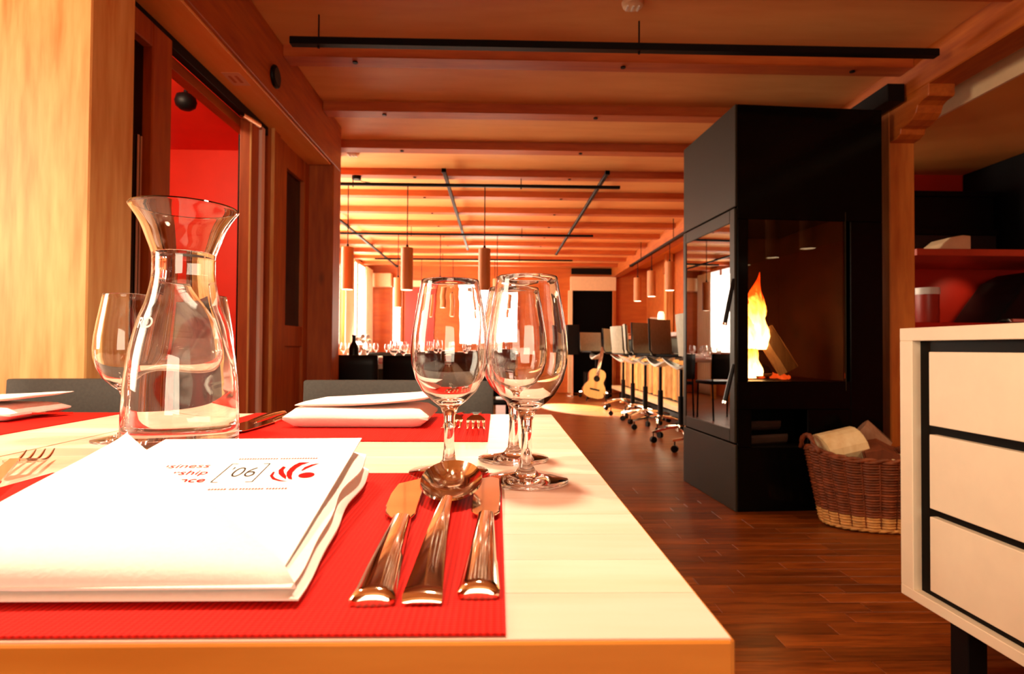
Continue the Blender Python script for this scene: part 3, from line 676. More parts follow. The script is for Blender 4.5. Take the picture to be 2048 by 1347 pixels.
split_log('firewood', SP(0.12, 0.16, 0.45), SP(0.33, 0.19, 0.45), 0.04, (M_DARKLOG, M_DARKLOG), 'dark log on top in the niche under the fire', 'log', None, 12)

# ------------------------------------------------------------------ basket with firewood
bk = thing('log_basket', 'oval brown wicker basket full of firewood standing beside the stove', 'basket', (1.90, 2.89, 0))
BCX, BCY = 1.90, 2.89; BH = 0.33
def br(t): return (0.275 + 0.075 * t, 0.165 + 0.035 * t)
def bp_(a, t, off=0.0, dz=0.0):
    ra, rb = br(t); lift = 0.035 * (abs(math.cos(a)) ** 6) * t
    return (BCX + (ra + off) * math.cos(a), BCY + (rb + off) * math.sin(a), 0.012 + t * BH + lift + dz)
NST = 26; ROWS = 26
for k in range(ROWS):
    t = (k + 0.5) / ROWS; pts = []
    for i in range(NST * 4):
        a = 2 * PI * i / (NST * 4); ph = abs(math.sin(a * NST / 2)) ** .7 + .12 * (k % 2)
        pts.append(bp_(a, t, 0.018 * ph - 0.006))
    bm = B(); tube(bm, pts, 0.0068, 5, closed=True)
    obj('weave_row', bm, M_WICKL if k < 5 else M_WICK, bk, smooth=True)
for i in range(NST):
    a = 2 * PI * i / NST; bm = B(); tube(bm, [bp_(a, 0.0), bp_(a, .5), bp_(a, 1.0)], 0.005, 6); obj('stake', bm, M_WICK, bk)
for ph in (0, PI):
    pts = []; 
    for i in range(96):
        a = 2 * PI * i / 96; pts.append(bp_(a, 1.0, 0.007 * math.cos(a * 16 + ph), 0.007 * math.sin(a * 16 + ph)))
    bm = B(); tube(bm, pts, 0.010, 6, closed=True); obj('rim_braid', bm, M_WICK, bk, smooth=True)
    pts = [bp_(2 * PI * i / 96, 0.0, 0.006 * math.cos(2 * PI * i / 96 * 20 + ph) + .004, 0.002 + 0.003 * math.sin(2 * PI * i / 96 * 20 + ph)) for i in range(96)]
    bm = B(); tube(bm, pts, 0.0075, 6, closed=True); obj('base_braid', bm, M_WICKL, bk, smooth=True)
bm = B(); prism(bm, [(BCX + 0.27 * math.cos(2 * PI * i / 40), BCY + 0.16 * math.sin(2 * PI * i / 40)) for i in range(40)], 'z', 0.006, 0.02); obj('bottom', bm, M_WICK, bk)
for s in (-1, 1):
    for o_ in (0, .012):
        x = BCX + s * 0.355; pts = []
        for i in range(17):
            t = i / 16; pts.append((x + s * 0.012 * math.sin(PI * t) + o_ * math.cos(t * 20) * .6, BCY - 0.085 + 0.17 * t, 0.365 + 0.075 * math.sin(PI * t) + o_ * math.sin(t * 20) * .6))
        bm = B(); tube(bm, pts, 0.009, 8); obj('handle', bm, M_WICK, bk, smooth=True)
split_log('firewood', (1.60, 2.90, 0.345), (1.80, 2.92, 0.385), 0.085, (M_LOGC, M_LOGC), 'pale cream split log at the left of the basket', 'log', 'logs in the basket', 21)
split_log('firewood', (1.835, 2.765, 0.368), (1.90, 2.93, 0.395), 0.078, (M_LOGB, M_LOGB), 'red brown log wedge in the middle of the basket', 'log', 'logs in the basket', 33)
split_log('firewood', (1.87, 2.75, 0.335), (2.04, 2.79, 0.33), 0.048, (M_LOGC, M_LOGC), 'small cream log at the front rim of the basket', 'log', 'logs in the basket', 27)
split_log('firewood', (1.88, 2.99, 0.47), (1.99, 2.96, 0.36), 0.045, (M_BARK, wood('grey_log_end', (0.42, 0.24, 0.15), (0.3, 0.15, 0.09), 'z', 7)), 'grey brown log standing tilted at the back of the basket', 'log', 'logs in the basket', 24)
split_log('firewood', (1.98, 2.90, 0.34), (2.18, 2.88, 0.34), 0.06, (M_BARK, M_LOGB), 'dark barked log at the right of the basket', 'log', 'logs in the basket', 25)
split_log('firewood', (1.66, 2.92, 0.20), (2.1, 2.92, 0.22), 0.09, (M_BARK, M_LOGB), 'log at the bottom of the basket under the others', 'log', 'logs in the basket', 26)

# ------------------------------------------------------------------ sideboard
sb = thing('sideboard', 'cream drawer cabinet with black recessed gaps at the right edge', 'cabinet', (1.4, 1.1, 0))
X0 = 1.15; Y0 = 0.42; Y1 = 1.66; Z0 = 0.172; Z1 = 0.922; T = 0.028
obj('top_panel', bbox(X0, 1.62, Y0, Y1, Z1 - .036, Z1, 0.0015), M_CAB, sb); obj('bottom_panel', bbox(X0, 1.62, Y0, Y1, Z0, Z0 + T, 0.0015), M_CAB, sb)
obj('side_panel', bbox(X0, 1.62, Y1 - .05, Y1, Z0 + T, Z1 - .036, 0.0015), M_CAB, sb); obj('side_panel', bbox(X0, 1.62, Y0, Y0 + .05, Z0 + T, Z1 - .036, 0.0015), M_CAB, sb)
obj('back_panel', bbox(1.60, 1.615, Y0 + .05, Y1 - .05, Z0 + T, Z1 - .036, 0), M_CAB, sb)
obj('carcass', bbox(X0 + .024, 1.60, Y0 + .05, Y1 - .05, Z0 + T, Z1 - .036, 0), M_CABG, sb)
for k, (za, zb) in enumerate(((0.660, 0.856), (0.440, 0.636), (0.222, 0.418))):
    d_ = obj('drawer', bbox(X0 + .004, X0 + .028, Y0 + .11, Y1 - .108, za, zb, 0.0015), M_CAB, sb)
for (xx, yy) in ((1.19, 1.47), (1.55, 1.47), (1.19, 0.52), (1.55, 0.52)): obj('leg', bbox(xx, xx + .05, yy, yy + .06, 0, Z0, 0.002), M_BLACKM, sb)

# ------------------------------------------------------------------ right background: shelf and counter
sh = thing('shelf_board', 'red shelf board along the back wall at the right edge', 'shelf', (3.5, 3.95, 1.5))
obj('board', bbox(2.68, 4.4, 3.7, 4.34, 1.468, 1.512, 0.003), plain('red_shelf', (0.55, 0.06, 0.02), 0.45, noise=.05), sh)
for xx in (2.9, 4.2): obj('bracket', bbox(xx, xx + .02, 4.1, 4.34, 1.40, 1.468, 0), M_BLACKM, sh)
u_ = thing('black_cupboard', 'large black cupboard standing on the red shelf in the upper right', 'cupboard', (3.8, 4.0, 1.512))
obj('body', bbox(3.49, 4.4, 3.72, 4.33, 1.512, 2.178, 0.004), M_BLACKM, u_); obj('door', bbox(3.50, 3.94, 3.705, 3.72, 1.53, 2.17, 0.002), M_BLACKM, u_); obj('door', bbox(3.95, 4.39, 3.705, 3.72, 1.53, 2.17, 0.002), M_BLACKM, u_)
bx_ = thing('storage_box', 'dark storage box on the red shelf right of the post', 'box', (3.1, 4.1, 1.512)); obj('body', bbox(2.75, 3.46, 4.0, 4.32, 1.512, 1.66, .004), plain('dark_brown_box', (0.012, .004, .003), .6), bx_); obj('lid', bbox(2.74, 3.47, 3.99, 4.33, 1.66, 1.70, .004), M_BLACKM, bx_)
bx_ = thing('storage_box', 'black box stacked on the dark storage box on the shelf', 'box', (3.1, 4.1, 1.70)); obj('body', bbox(2.75, 3.46, 4.02, 4.32, 1.70, 1.93, .004), M_BLACKM, bx_); obj('lid', bbox(2.74, 3.47, 4.01, 4.33, 1.93, 1.97, .004), M_BLACKM, bx_)
bm = B(); prism(bm, [(2.84, 1.512), (3.05, 1.512), (3.05, 1.60), (3.0, 1.605), (2.92, 1.59), (2.87, 1.55)], 'y', 3.72, 3.9); tag(obj('paper_bag', bevel(bm, .004), M_CREAM), 'small cream paper bag lying on the red shelf', 'bag')
ct = thing('back_counter', 'dark counter under the red shelf behind the sideboard', 'counter', (3.5, 4.0, 0))
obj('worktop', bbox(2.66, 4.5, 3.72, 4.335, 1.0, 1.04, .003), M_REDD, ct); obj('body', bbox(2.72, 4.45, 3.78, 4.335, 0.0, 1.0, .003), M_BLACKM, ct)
cn = thing('red_canister', 'red canister with a white lid on the back counter', 'canister', (2.86, 3.86, 1.04))
bm = B(); lathe(bm, [(0, 0), (.065, 0), (.07, .01), (.07, .19), (0, .19)], 28, (2.86, 3.86, 1.04)); obj('body', bm, plain('red_tin', (.4, .03, .015), .4), cn, smooth=40)
bm = B(); lathe(bm, [(0, .19), (.073, .19), (.075, .2), (.073, .235), (0, .237)], 28, (2.86, 3.86, 1.04)); obj('lid', bm, M_WHITE, cn, smooth=40)
cm = thing('coffee_machine', 'black rounded coffee machine on the back counter at the picture edge', 'coffee machine', (3.55, 3.95, 1.04))
bm = B(); prism(bm, [(3.28, 1.04), (3.95, 1.04), (3.95, 1.42), (3.62, 1.40), (3.5, 1.34), (3.38, 1.18)], 'y', 3.8, 4.2); obj('body', bevel(bm, .02, 3), M_BLACK, cm, smooth=40)
obj('drip_tray', bbox(3.34, 3.9, 3.74, 3.80, 1.045, 1.07, .003), M_CHROME, cm)
spot('shelf_spot', (3.45, 4.0, 1.46), (3.42, 4.34, 1.18), 3.5, WARM, 70, 0.8)  # assumed spot lamp, unseen, for the glow on the red wall

# ------------------------------------------------------------------ bar
bar = thing('bar_counter', 'long bar counter clad in upright split logs behind the stools', 'bar', (2.4, 7.6, 0))
obj('worktop', bbox(1.98, 2.75, 4.55, 10.3, 1.0, 1.05, .004), wood('bar_top', (0.5, .17, .04), (.3, .08, .02), 'y', 5, .3), bar)
obj('body', bbox(2.18, 2.7, 4.6, 10.25, 0.10, 1.0, 0), M_BLACKM, bar)
obj('foot_ledge', bbox(2.0, 2.18, 4.6, 10.28, 0.16, 0.215, .003), M_CREAM, bar)
obj('plinth', bbox(2.12, 2.7, 4.65, 10.2, 0, 0.10, 0), M_BLACKM, bar)
logm = []
for v in range(5):
    rnd = random.Random(v); bm = B(); wd = .042 + .004 * v; pts = [(-0.0, -wd)] + [(-(0.055 + rnd.uniform(-.014, .014)) * math.sin(PI * i / 5), -wd + 2 * wd * i / 5) for i in range(1, 5)] + [(0, wd)]
    prism(bm, pts, 'z', 0.0, 0.47 + rnd.uniform(-.02, .02)); bmesh.ops.recalc_face_normals(bm, faces=bm.faces)
    me = bpy.data.meshes.new('cladding_log'); bm.to_mesh(me); bm.free(); me.materials.append(M_LOGS); logm.append((me, wd))
yy = 6.0; i = 0
while yy < 10.15:
    me, wd = logm[i * 3 % 5]
    o = bpy.data.objects.new('cladding_log', me); COL.objects.link(o); o.parent = bar; o.location = Vector((2.178, yy + wd, 0.235 + random.uniform(0, .02))) - bar.location
    yy += 2 * wd + .014; i += 1
l = area('bar_strip_light', (2.03, 8.0, 0.985), (2.09, 8.0, 0.3), 0.03, 4.4, 14, (1, .75, .42)); l.rotation_euler = (0, math.radians(-8), 0)  # assumed strip lamp under the worktop, unseen, lighting logs and ledge
for (yy, lb) in ((6.9, 'orange timber post behind the bar nearest the stove'), (7.9, 'orange timber post behind the bar, second from the stove'), (9.6, 'orange timber post behind the bar nearest the far wall')):
    pp = thing('bar_post', lb, 'post', (2.6, yy, 0), 'posts behind the bar'); obj('shaft', bbox(2.76, 2.88, yy, yy + .12, 0, CZ, .004), M_PILLAR, pp); obj('collar', bbox(2.74, 2.90, yy - .02, yy + .14, 2.1, 2.2, .004), M_FRAME, pp)
# things on the bar
sg = thing('table_sign', 'white square card standing on the far part of the bar', 'card', (2.3, 8.6, 1.05))
obj('card', bbox(2.24, 2.42, 8.6, 8.612, 1.08, 1.32, 0), M_WHITE, sg); obj('stand', bbox(2.26, 2.40, 8.58, 8.64, 1.05, 1.08, .003), M_BLACKM, sg)
ld = thing('bar_lamp', 'small glowing pale lamp on the bar beside the stove', 'lamp', (2.12, 7.6, 1.05))
bm = B(); lathe(bm, [(0, .11), (.035, .11), (.045, .16), (.045, .25), (.03, .29), (0, .295)], 20, (2.12, 7.6, 1.05)); obj('shade', bm, emis('bar_lamp_glow', (1, .75, .4), 1.2), ld, smooth=40)
bm = B(); lathe(bm, [(0, 0), (.04, 0), (.04, .01), (.012, .02), (.012, .11), (0, .11)], 20, (2.12, 7.6, 1.05)); obj('foot', bm, M_BLACKM, ld, smooth=40)
bw = thing('bar_bowl', 'small pale bowl on the far end of the bar', 'bowl', (2.10, 9.6, 1.05))
bm = B(); lathe(bm, [(0, 0), (.04, 0), (.07, .05), (.065, .05), (.037, .008), (0, .008)], 20, (2.10, 9.6, 1.05)); obj('body', bm, M_WHITE, bw, smooth=40)
bm = B(); lathe(bm, [(0.065, .05), (.073, .05), (.073, .056), (.065, .056)], 20, (2.10, 9.6, 1.05), closed=True); obj('rim', bm, M_CREAM, bw)

# ------------------------------------------------------------------ bar stools
def make_stool():
    t = thing('bar_stool', '', 'stool')
    bm = B(); lathe(bm, [(0, .10), (.045, .10), (.05, .12), (.035, .16), (0, .16)], 20); obj('hub', bm, M_CHROME, t, smooth=40)
    for k in range(5):
        a = 2 * PI * k / 5 + .3; d = Vector((math.cos(a), math.sin(a), 0)); n_ = Vector((-d.y, d.x, 0))
        bm = B(); s = [(0.03, .135, .024), (0.14, .125, .022), (.25, .098, .016), (.29, .09, .014)]
        R_ = []
        for (r, z, wd) in s: R_.append([bm.verts.new(d * r + n_ * sx * wd + Vector((0, 0, z + dz))) for sx, dz in ((-1, 0), (1, 0), (.8, .018), (-.8, .018))])
        for A, C in zip(R_[:-1], R_[1:]):
            for i in range(4): bm.faces.new((A[i], A[(i + 1) % 4], C[(i + 1) % 4], C[i]))
        bm.faces.new(R_[0][::-1]); bm.faces.new(R_[-1]); arm = obj('base_arm', bm, M_CHROME, t, smooth=40)
        bm = B(); c = d * .275; cyl(bm, c + n_ * .016 + Vector((0, 0, .03)), c + n_ * .004 + Vector((0, 0, .03)), .03, n=16); cyl(bm, c - n_ * .016 + Vector((0, 0, .03)), c - n_ * .004 + Vector((0, 0, .03)), .03, n=16)
        cyl(bm, c + Vector((0, 0, .03)), c + Vector((0, 0, .095)), .006, n=8); obj('caster', bm, M_BLACK, arm)
    bm = B(); cyl(bm, (0, 0, .16), (0, 0, .42), .028, n=16); obj('column', bm, M_BLACKM, t, smooth=40)
    bm = B(); cyl(bm, (0, 0, .42), (0, 0, .71), .016, n=16); obj('piston', bm, M_BLACKM, t, smooth=40)
    # winged seat support: V shaped shell, low in the middle
    bm = B(); top = []; bot = []
    for i in range(13):
        s = -1 + 2 * i / 12; z = .695 + .082 * abs(s) ** 1.3; wd = .075 * (1 - abs(s) ** 2.2) + .012; th = .004 + .022 * (1 - abs(s))
        top.append([(s * .19, -wd, z), (s * .19, 0, z + .002), (s * .19, wd, z)]); bot.append([(s * .19, -wd, z - th), (s * .19, 0, z - th - .004), (s * .19, wd, z - th)])
    grid_solid(bm, top, bot); obj('seat_support', bm, M_WHITE, t, smooth=50)
    obj('seat', bbox(-.19, .19, -.195, .195, .782, .812, .012, 3), M_BLACKM, t, smooth=40)
    # backrest at -x side
    bm = B(); top = []; bot = []
    for i in range(9):
        y_ = -.205 + .41 * i / 8; bow = .03 * (1 - (2 * i / 8 - 1) ** 2)
        top.append([(-.205 - bow - .03 * k / 4, y_, .80 + .34 * k / 4) for k in range(5)]); bot.append([(-.187 - bow - .03 * k / 4, y_, .80 + .34 * k / 4) for k in range(5)])
    grid_solid(bm, top, bot); obj('backrest', bm, M_STOOLB, t, smooth=50)
    for s in (-1, 1): bm = B(); tube(bm, [(-.17, s * .209, .79), (-.21, s * .209, .85), (-.222, s * .209, 1.14)], .007, 8); obj('back_frame', bm, M_BLACKM, t)
    return t
stool = make_stool()
spots = [(1.72, 4.75, -.15, 'bar stool nearest, mostly hidden behind the stove'), (1.70, 5.42, -.75, 'grey backed bar stool just left of the stove'), (1.73, 6.22, -1.0, 'grey backed bar stool, second visible from the stove'),
         (1.73, 6.86, -.25, 'grey backed bar stool, third from the stove'), (1.73, 7.5, .15, 'grey backed bar stool, fourth from the stove'), (1.78, 8.3, -.6, 'bar stool, fifth from the stove, right of the acoustic guitar'), (1.72, 10.25, -1.25, 'farthest bar stool, behind the acoustic guitar neck')]
for i, (x, y, a, lb) in enumerate(spots):
    if i == 0: stool.location = (x, y, 0); stool.rotation_euler = (0, 0, a); stool['label'] = lb; stool['group'] = 'bar stools along the bar'
    else: dup(stool, (x, y, 0), a, lb, 'bar stools along the bar')

# ------------------------------------------------------------------ guitar, loudspeaker, stand
gt = thing('acoustic_guitar', 'pale acoustic guitar leaning on a stand before the dark doorway', 'guitar', (1.56, 9.66, 0.04))
gt.rotation_euler = (math.radians(-10), math.radians(13), 0)
def gout(sc=1.0):
    pr = [(0.0, 0.0), (.09, .003), (.155, .03), (.188, .09), (.192, .14), (.165, .21), (.128, .262), (.122, .29), (.135, .345), (.142, .39), (.130, .44), (.095, .475), (.04, .488), (0, .49)]
    pts = [(x * sc, z) for x, z in pr] + [(-x * sc, z) for x, z in pr[-2:0:-1]]
    return pts
bm = B(); prism(bm, gout(), 'y', -.05, .045); obj('body', bm, wood('mahogany', (.25, .07, .02), (.14, .03, .01), 'z', 6, .3), gt, local=True)
bm = B(); prism(bm, gout(.99), 'y', -.055, -.05); obj('soundboard', bm, M_GUIT, gt, local=True)
bm = B(); lathe(bm, [(0, 0), (.052, 0), (.052, .003), (0, .003)], 28, M=Matrix.Translation((0, -.0555, .325)) @ Matrix.Rotation(PI / 2, 4, 'X')); obj('sound_hole', bm, M_BLACKM, gt, local=True)
bm = B(); box(bm, -.08, .08, -.062, -.055, .13, .155); obj('bridge', bm, M_BLACKM, gt, local=True)
bm = B(); box(bm, -.026, .026, -.064, -.035, .37, .86); obj('neck', bm, wood('neck_wood', (.3, .1, .03), (.2, .05, .02), 'z', 6, .3), gt, local=True)
bm = B(); prism(bm, [(-.028, .86), (.028, .86), (.036, .99), (-.036, .99)], 'y', -.058, -.04); obj('headstock', bm, M_BLACKM, gt, local=True)
bm = B()
for k in range(6): box(bm, -.02 + k * .008 - .0006, -.02 + k * .008 + .0006, -.067, -.066, .14, .9)
obj('strings', bm, M_CHROME, gt, local=True, kind='stuff')
gs = thing('guitar_stand', 'thin black stand under the acoustic guitar', 'stand', (1.6, 9.75, 0))
for (a, b2) in (((1.45, 9.58, .0), (1.62, 9.80, .5)), ((1.78, 9.58, 0), (1.62, 9.80, .5)), ((1.62, 10.0, 0), (1.62, 9.80, .5))):
    bm = B(); cyl(bm, a, b2, .008, n=8); obj('leg', bm, M_BLACKM, gs)
ls = thing('loudspeaker', 'black loudspeaker on a pole left of the dark doorway', 'speaker', (1.36, 10.6, 0))
obj('cabinet', bbox(1.24, 1.46, 10.5, 10.75, .74, 1.28, .01), M_BLACKM, ls)
bm = B(); cyl(bm, (1.36, 10.62, .05), (1.36, 10.62, .74), .014, n=10); obj('pole', bm, plain('copper_pole', (.7, .35, .2), .4, .6), ls)
bm = B(); lathe(bm, [(0, 0), (.13, 0), (.13, .02), (.02, .05), (0, .05)], 24, (1.36, 10.62, 0)); obj('base', bm, M_CHROME, ls, smooth=40)
am = thing('amplifier', 'low black amplifier on the floor before the doorway', 'amplifier', (1.9, 10.95, 0)); obj('cabinet', bbox(1.62, 2.0, 10.8, 11.1, 0, .42, .01), M_BLACKM, am); obj('grille', bbox(1.65, 1.97, 10.785, 10.8, .04, .34, .003), plain('amp_cloth', (.02, .012, .01), .9), am)

# ------------------------------------------------------------------ dining furniture builder
def dining_table(name, label, x0, x1, y0, y1, z, th, staves=None, mat=M_TABLE):
    t = thing(name, label, 'table', ((x0 + x1) / 2, (y0 + y1) / 2, 0))
    if staves:
        obj('core', bbox(x0 + .002, x1 - .002, y0 + .002, y1 - .002, z - th, z - .006, 0), M_TABLE_SHADED, t)
        wd = staves; n = round((y1 - y0) / wd); wd = (y1 - y0) / n
        for k in range(n):
            ya = y0 + k * wd; x = x1; nx = random.choice((.10, .16, .22, .28))
            while x > x0 + 1e-3:
                a = max(x - nx, x0)
                if a - x0 < .05: a = x0
                zz = z - random.uniform(0, .00012)
                obj('stave', bbox(a + .00012, x - .00012, ya + .00012, ya + wd - .00012, z - .006, zz, 0.0002), mat, t)
                x = a; nx = random.choice((.26, .32, .38))
        obj('edge_strip', bbox(x0, x1, y0 - .0015, y0 + .002, z - th, z - .0008, .0008), M_TABLE_SHADED, t)
        obj('edge_strip', bbox(x1 - .002, x1 + .0015, y0, y1, z - th, z - .0008, .0008), M_TABLE_SHADED, t)
    else: obj('tabletop', bbox(x0, x1, y0, y1, z - th, z, .003), mat, t)
    for (xx, yy) in ((x0 + .03, y0 + .06), (x1 - .10, y0 + .06), (x0 + .03, y1 - .13), (x1 - .10, y1 - .13)):
        obj('leg', bbox(xx, xx + .07, yy, yy + .07, 0, z - th, .003), M_TABLE_SHADED, t)
    return t
TB = 0.75
dining_table('dining_table', 'blond wooden dining table in front carrying carafe, glasses and cutlery', -0.487, 0.090, 0.225, 0.977, TB, 0.06, 0.041)
dining_table('dining_table', 'blond wooden dining table joined on at the left edge', -1.25, -0.49, 0.225, 0.977, TB, 0.06, 0.045)

def make_chair(mat, w_=0.42, top=0.785, legm=M_BLACKM):
    """back panel at local y=0, seat towards -y"""
    t = thing('dining_chair', '', 'chair')
    bm = B(); T1 = []; T2 = []
    for i in range(9):
        x = -w_ / 2 + w_ * i / 8; bow = .02 * (1 - (2 * i / 8 - 1) ** 2)
        T1.append([(x, bow + .015 * k / 4, top - .30 + .30 * k / 4) for k in range(5)]); T2.append([(x, bow + .022 + .015 * k / 4, top - .30 + .30 * k / 4) for k in range(5)])
    grid_solid(bm, T1, T2); obj('backrest', bevel(bm, .003), mat, t, smooth=50)
    obj('seat', bbox(-w_ / 2, w_ / 2, -.42, -.02, .43, .47, .012, 2), mat, t, smooth=40)
    for s in (-1, 1):
        bm = B(); tube(bm, [(s * (w_ / 2 - .02), .03, 0), (s * (w_ / 2 - .02), .0, .45), (s * (w_ / 2 - .02), .012, top - .12)], .011, 8); obj('leg', bm, legm, t)
        bm = B(); tube(bm, [(s * (w_ / 2 - .02), -.40, 0), (s * (w_ / 2 - .02), -.38, .44)], .011, 8); obj('leg', bm, legm, t)
    return t
ch = make_chair(M_CHAIR); ch.location = (-0.862, 1.30, 0); ch['label'] = 'charcoal chair behind the table below the pale pillar'; ch['group'] = 'charcoal chairs at the laid table'
dup(ch, (-0.218, 1.30, 0), 0, 'charcoal chair behind the table seen past the wine glasses', 'charcoal chairs at the laid table')
chb = make_chair(M_BLACK, .44, .80)
chb_first = True

# ------------------------------------------------------------------ tableware
GP_OUT = [(0, 0.0), (.0345, 0.0), (.0350, .0010), (.0345, .0018), (.022, .0035), (.010, .0065), (.0058, .012), (.0046, .022), (.0043, .038), (.0050, .050), (.0078, .0575), (.0150, .0632), (.0235, .0715), (.0300, .083), (.0335, .096), (.0342, .106), (.0332, .120), (.0308, .136), (.0280, .152), (.0259, .164), (.0252, .1680), (.0249, .1687), (.0246, .1690)]
GP_IN = [(.0243, .1688), (.0242, .1680), (.0249, .164), (.0270, .152), (.0298, .136), (.0322, .120), (.0331, .106), (.0324, .096), (.0288, .0835), (.0224, .0730), (.0140, .0658), (.006, .0625), (0, .0618)]
def make_wineglass(n=64, mat=M_GLASS):
    t = thing('wine_glass', '', 'glass')
    # foot and stem + bowl as one blown piece is one mesh; rim ring as part
    bm = B(); lathe(bm, GP_OUT + GP_IN, n); obj('bowl_and_stem', bm, mat, t, smooth=60)
    return t
wg = make_wineglass()
gl = [(-0.0418, 0.520, TB, 'empty stemmed wine glass in front of the spoon, left of the front pair'), (0.0245, 0.490, TB, 'empty stemmed wine glass at right, standing nearest the table edge'),
      (0.0165, 0.585, TB, 'empty wine glass standing behind the right front wine glass'), (-0.432, 0.700, TB, 'empty wine glass partly seen left of the water carafe'), (-0.360, 0.732, TB + .0016, 'empty wine glass mostly hidden behind the water carafe')]
for i, (x, y, z, lb) in enumerate(gl):
    if i == 0: wg.location = (x, y, z + .0002); wg['label'] = lb; wg['group'] = 'wine glasses on the laid table'
    else: dup(wg, (x, y, z + .0002), 0, lb, 'wine glasses on the laid table')

cf = thing('carafe', 'large clear glass carafe filled with water beside the napkin', 'carafe', (-0.327, 0.622, TB + .0002))
CO = [(0.0546, 0.018), (0.0542, 0.04), (0.0531, 0.066), (0.0518, 0.082), (0.0482, 0.107), (0.042, 0.134), (0.0358, 0.152), (0.0322, 0.166), (0.0297, 0.181), (0.0295, 0.193), (0.03, 0.2046), (0.0348, 0.219), (0.0398, 0.233), (0.0451, 0.243), (0.0499, 0.25), (0.0514, 0.2525)]
def crv(P, n):
    out = []
    for i in range(len(P) - 1):
        p0 = P[max(i - 1, 0)]; p1 = P[i]; p2 = P[i + 1]; p3 = P[min(i + 2, len(P) - 1)]
        for k in range(n):
            t = k / n; out.append(tuple(0.5 * ((2 * p1[j]) + (-p0[j] + p2[j]) * t + (2 * p0[j] - 5 * p1[j] + 4 * p2[j] - p3[j]) * t * t + (-p0[j] + 3 * p1[j] - 3 * p2[j] + p3[j]) * t ** 3) for j in (0, 1)))
    return out + [P[-1]]
COs = crv(CO, 3)
outer = [(0, .0015), (.040, .0008), (.048, 0.0), (.0525, .003), (.0543, .009)] + COs
inner = [(r - .0026, z) for r, z in COs if z > .03]
inner = [(.0505, .2538), (.0496, .2530)] + inner[::-1][1:] + [(.0507, .022), (.047, .014), (.035, .0115), (0, .0125)]
bm = B(); lathe(bm, outer + inner, 80, (-0.327, .622, TB + .0002)); obj('vessel', bm, M_GLASS, cf, smooth=60)
wl = [(r, z) for r, z in inner if z <= .2046][::-1]
wat = [(max(0, r + (.0006 if r > 0 else 0)), z - (0.0006 if z < .02 else 0)) for r, z in wl]
wat = wat + [(wat[-1][0] - .002, .2062), (wat[-1][0] - .006, .2048), (0, .2046)]
bm = B(); lathe(bm, wat, 80, (-0.327, .622, TB + .0002)); obj('water', bm, M_WATER, cf, smooth=60)
# etched lettering on the carafe
def text_bm(s, size, extrude=0.0, align='CENTER', shear=0.0, bold=0.0):
    cu = bpy.data.curves.new('t', 'FONT'); cu.body = s; cu.size = size; cu.extrude = extrude; cu.align_x = align; cu.align_y = 'CENTER'; cu.offset = bold; cu.shear = shear
    o = bpy.data.objects.new('t', cu); COL.objects.link(o); dg = bpy.context.evaluated_depsgraph_get(); dg.update()
    me = bpy.data.meshes.new_from_object(o.evaluated_get(dg)); bm = B(); bm.from_mesh(me)
    bpy.data.objects.remove(o); bpy.data.curves.remove(cu); bpy.data.meshes.remove(me); return bm
def crad(z):
    for (r0, z0), (r1, z1) in zip(COs[:-1], COs[1:]):
        if z0 <= z <= z1: return r0 + (r1 - r0) * (z - z0) / (z1 - z0)
    return .06
bm = text_bm('RO', 0.0145, 0.0, bold=.0003)
bmesh.ops.subdivide_edges(bm, edges=bm.edges, cuts=1)
for v in bm.verts:
    z = .132 + v.co.y; r = crad(z) + .0003; a = -PI / 2 + math.radians(8) + (v.co.x - .023) / .042
    v.co = Vector((-0.327 + r * math.cos(a), .622 + r * math.sin(a), TB + z))
obj('etched_lettering', bm, plain('etched_white', (.9, .88, .85), .6), cf, recalc=False)

def placemat(x0, x1, y0, y1, label):
    return tag(obj('placemat', bbox(x0, x1, y0, y1, TB + .0002, TB + .0014, .0003), M_MAT), label, 'placemat', 'red placemats')
placemat(-0.378, 0.004, 0.2265, 0.514, 'ribbed red placemat nearest the camera under napkin and cutlery')
placemat(-0.392, -0.0105, 0.69, 0.972, 'ribbed red placemat at the far side of the table by the wine glasses')
placemat(-1.0, -0.602, 0.69, 0.972, 'ribbed red placemat on the left joined table')
MZ = TB + .0014

# cutlery ---------------------------------------------------------
def handle_grid(bm, w0, w1, L_, th=.0035, z=0.0, crown=.0022):
    top = []; bot = []
    SL = [0, .004, .012, .025, .05] + [.1 + .9 * i / 12 for i in range(13)]
    for i, s in enumerate(SL):
        wv = w0 + (w1 - w0) * (s ** 0.75); q = math.sqrt(1 - max(0, 1 - s / .022) ** 2) if s < .022 else 1
        wv *= .86 + .14 * q
        row = []; rb = []
        for k in range(9):
            u = -1 + 2 * k / 8; e = math.sqrt(max(0, 1 - abs(u) ** 6))
            row.append((u * wv / 2, L_ * s, z + .0012 + (th - .0012 + crown * (1 - u * u) * (1 - .3 * s)) * max(q, .15) * (.35 + .65 * e) + .0015 * math.sin(PI * s))); rb.append((u * wv / 2 * .92, L_ * s, z + .0015 * math.sin(PI * s)))
        top.append(row); bot.append(rb)
    grid_solid(bm, top, bot)
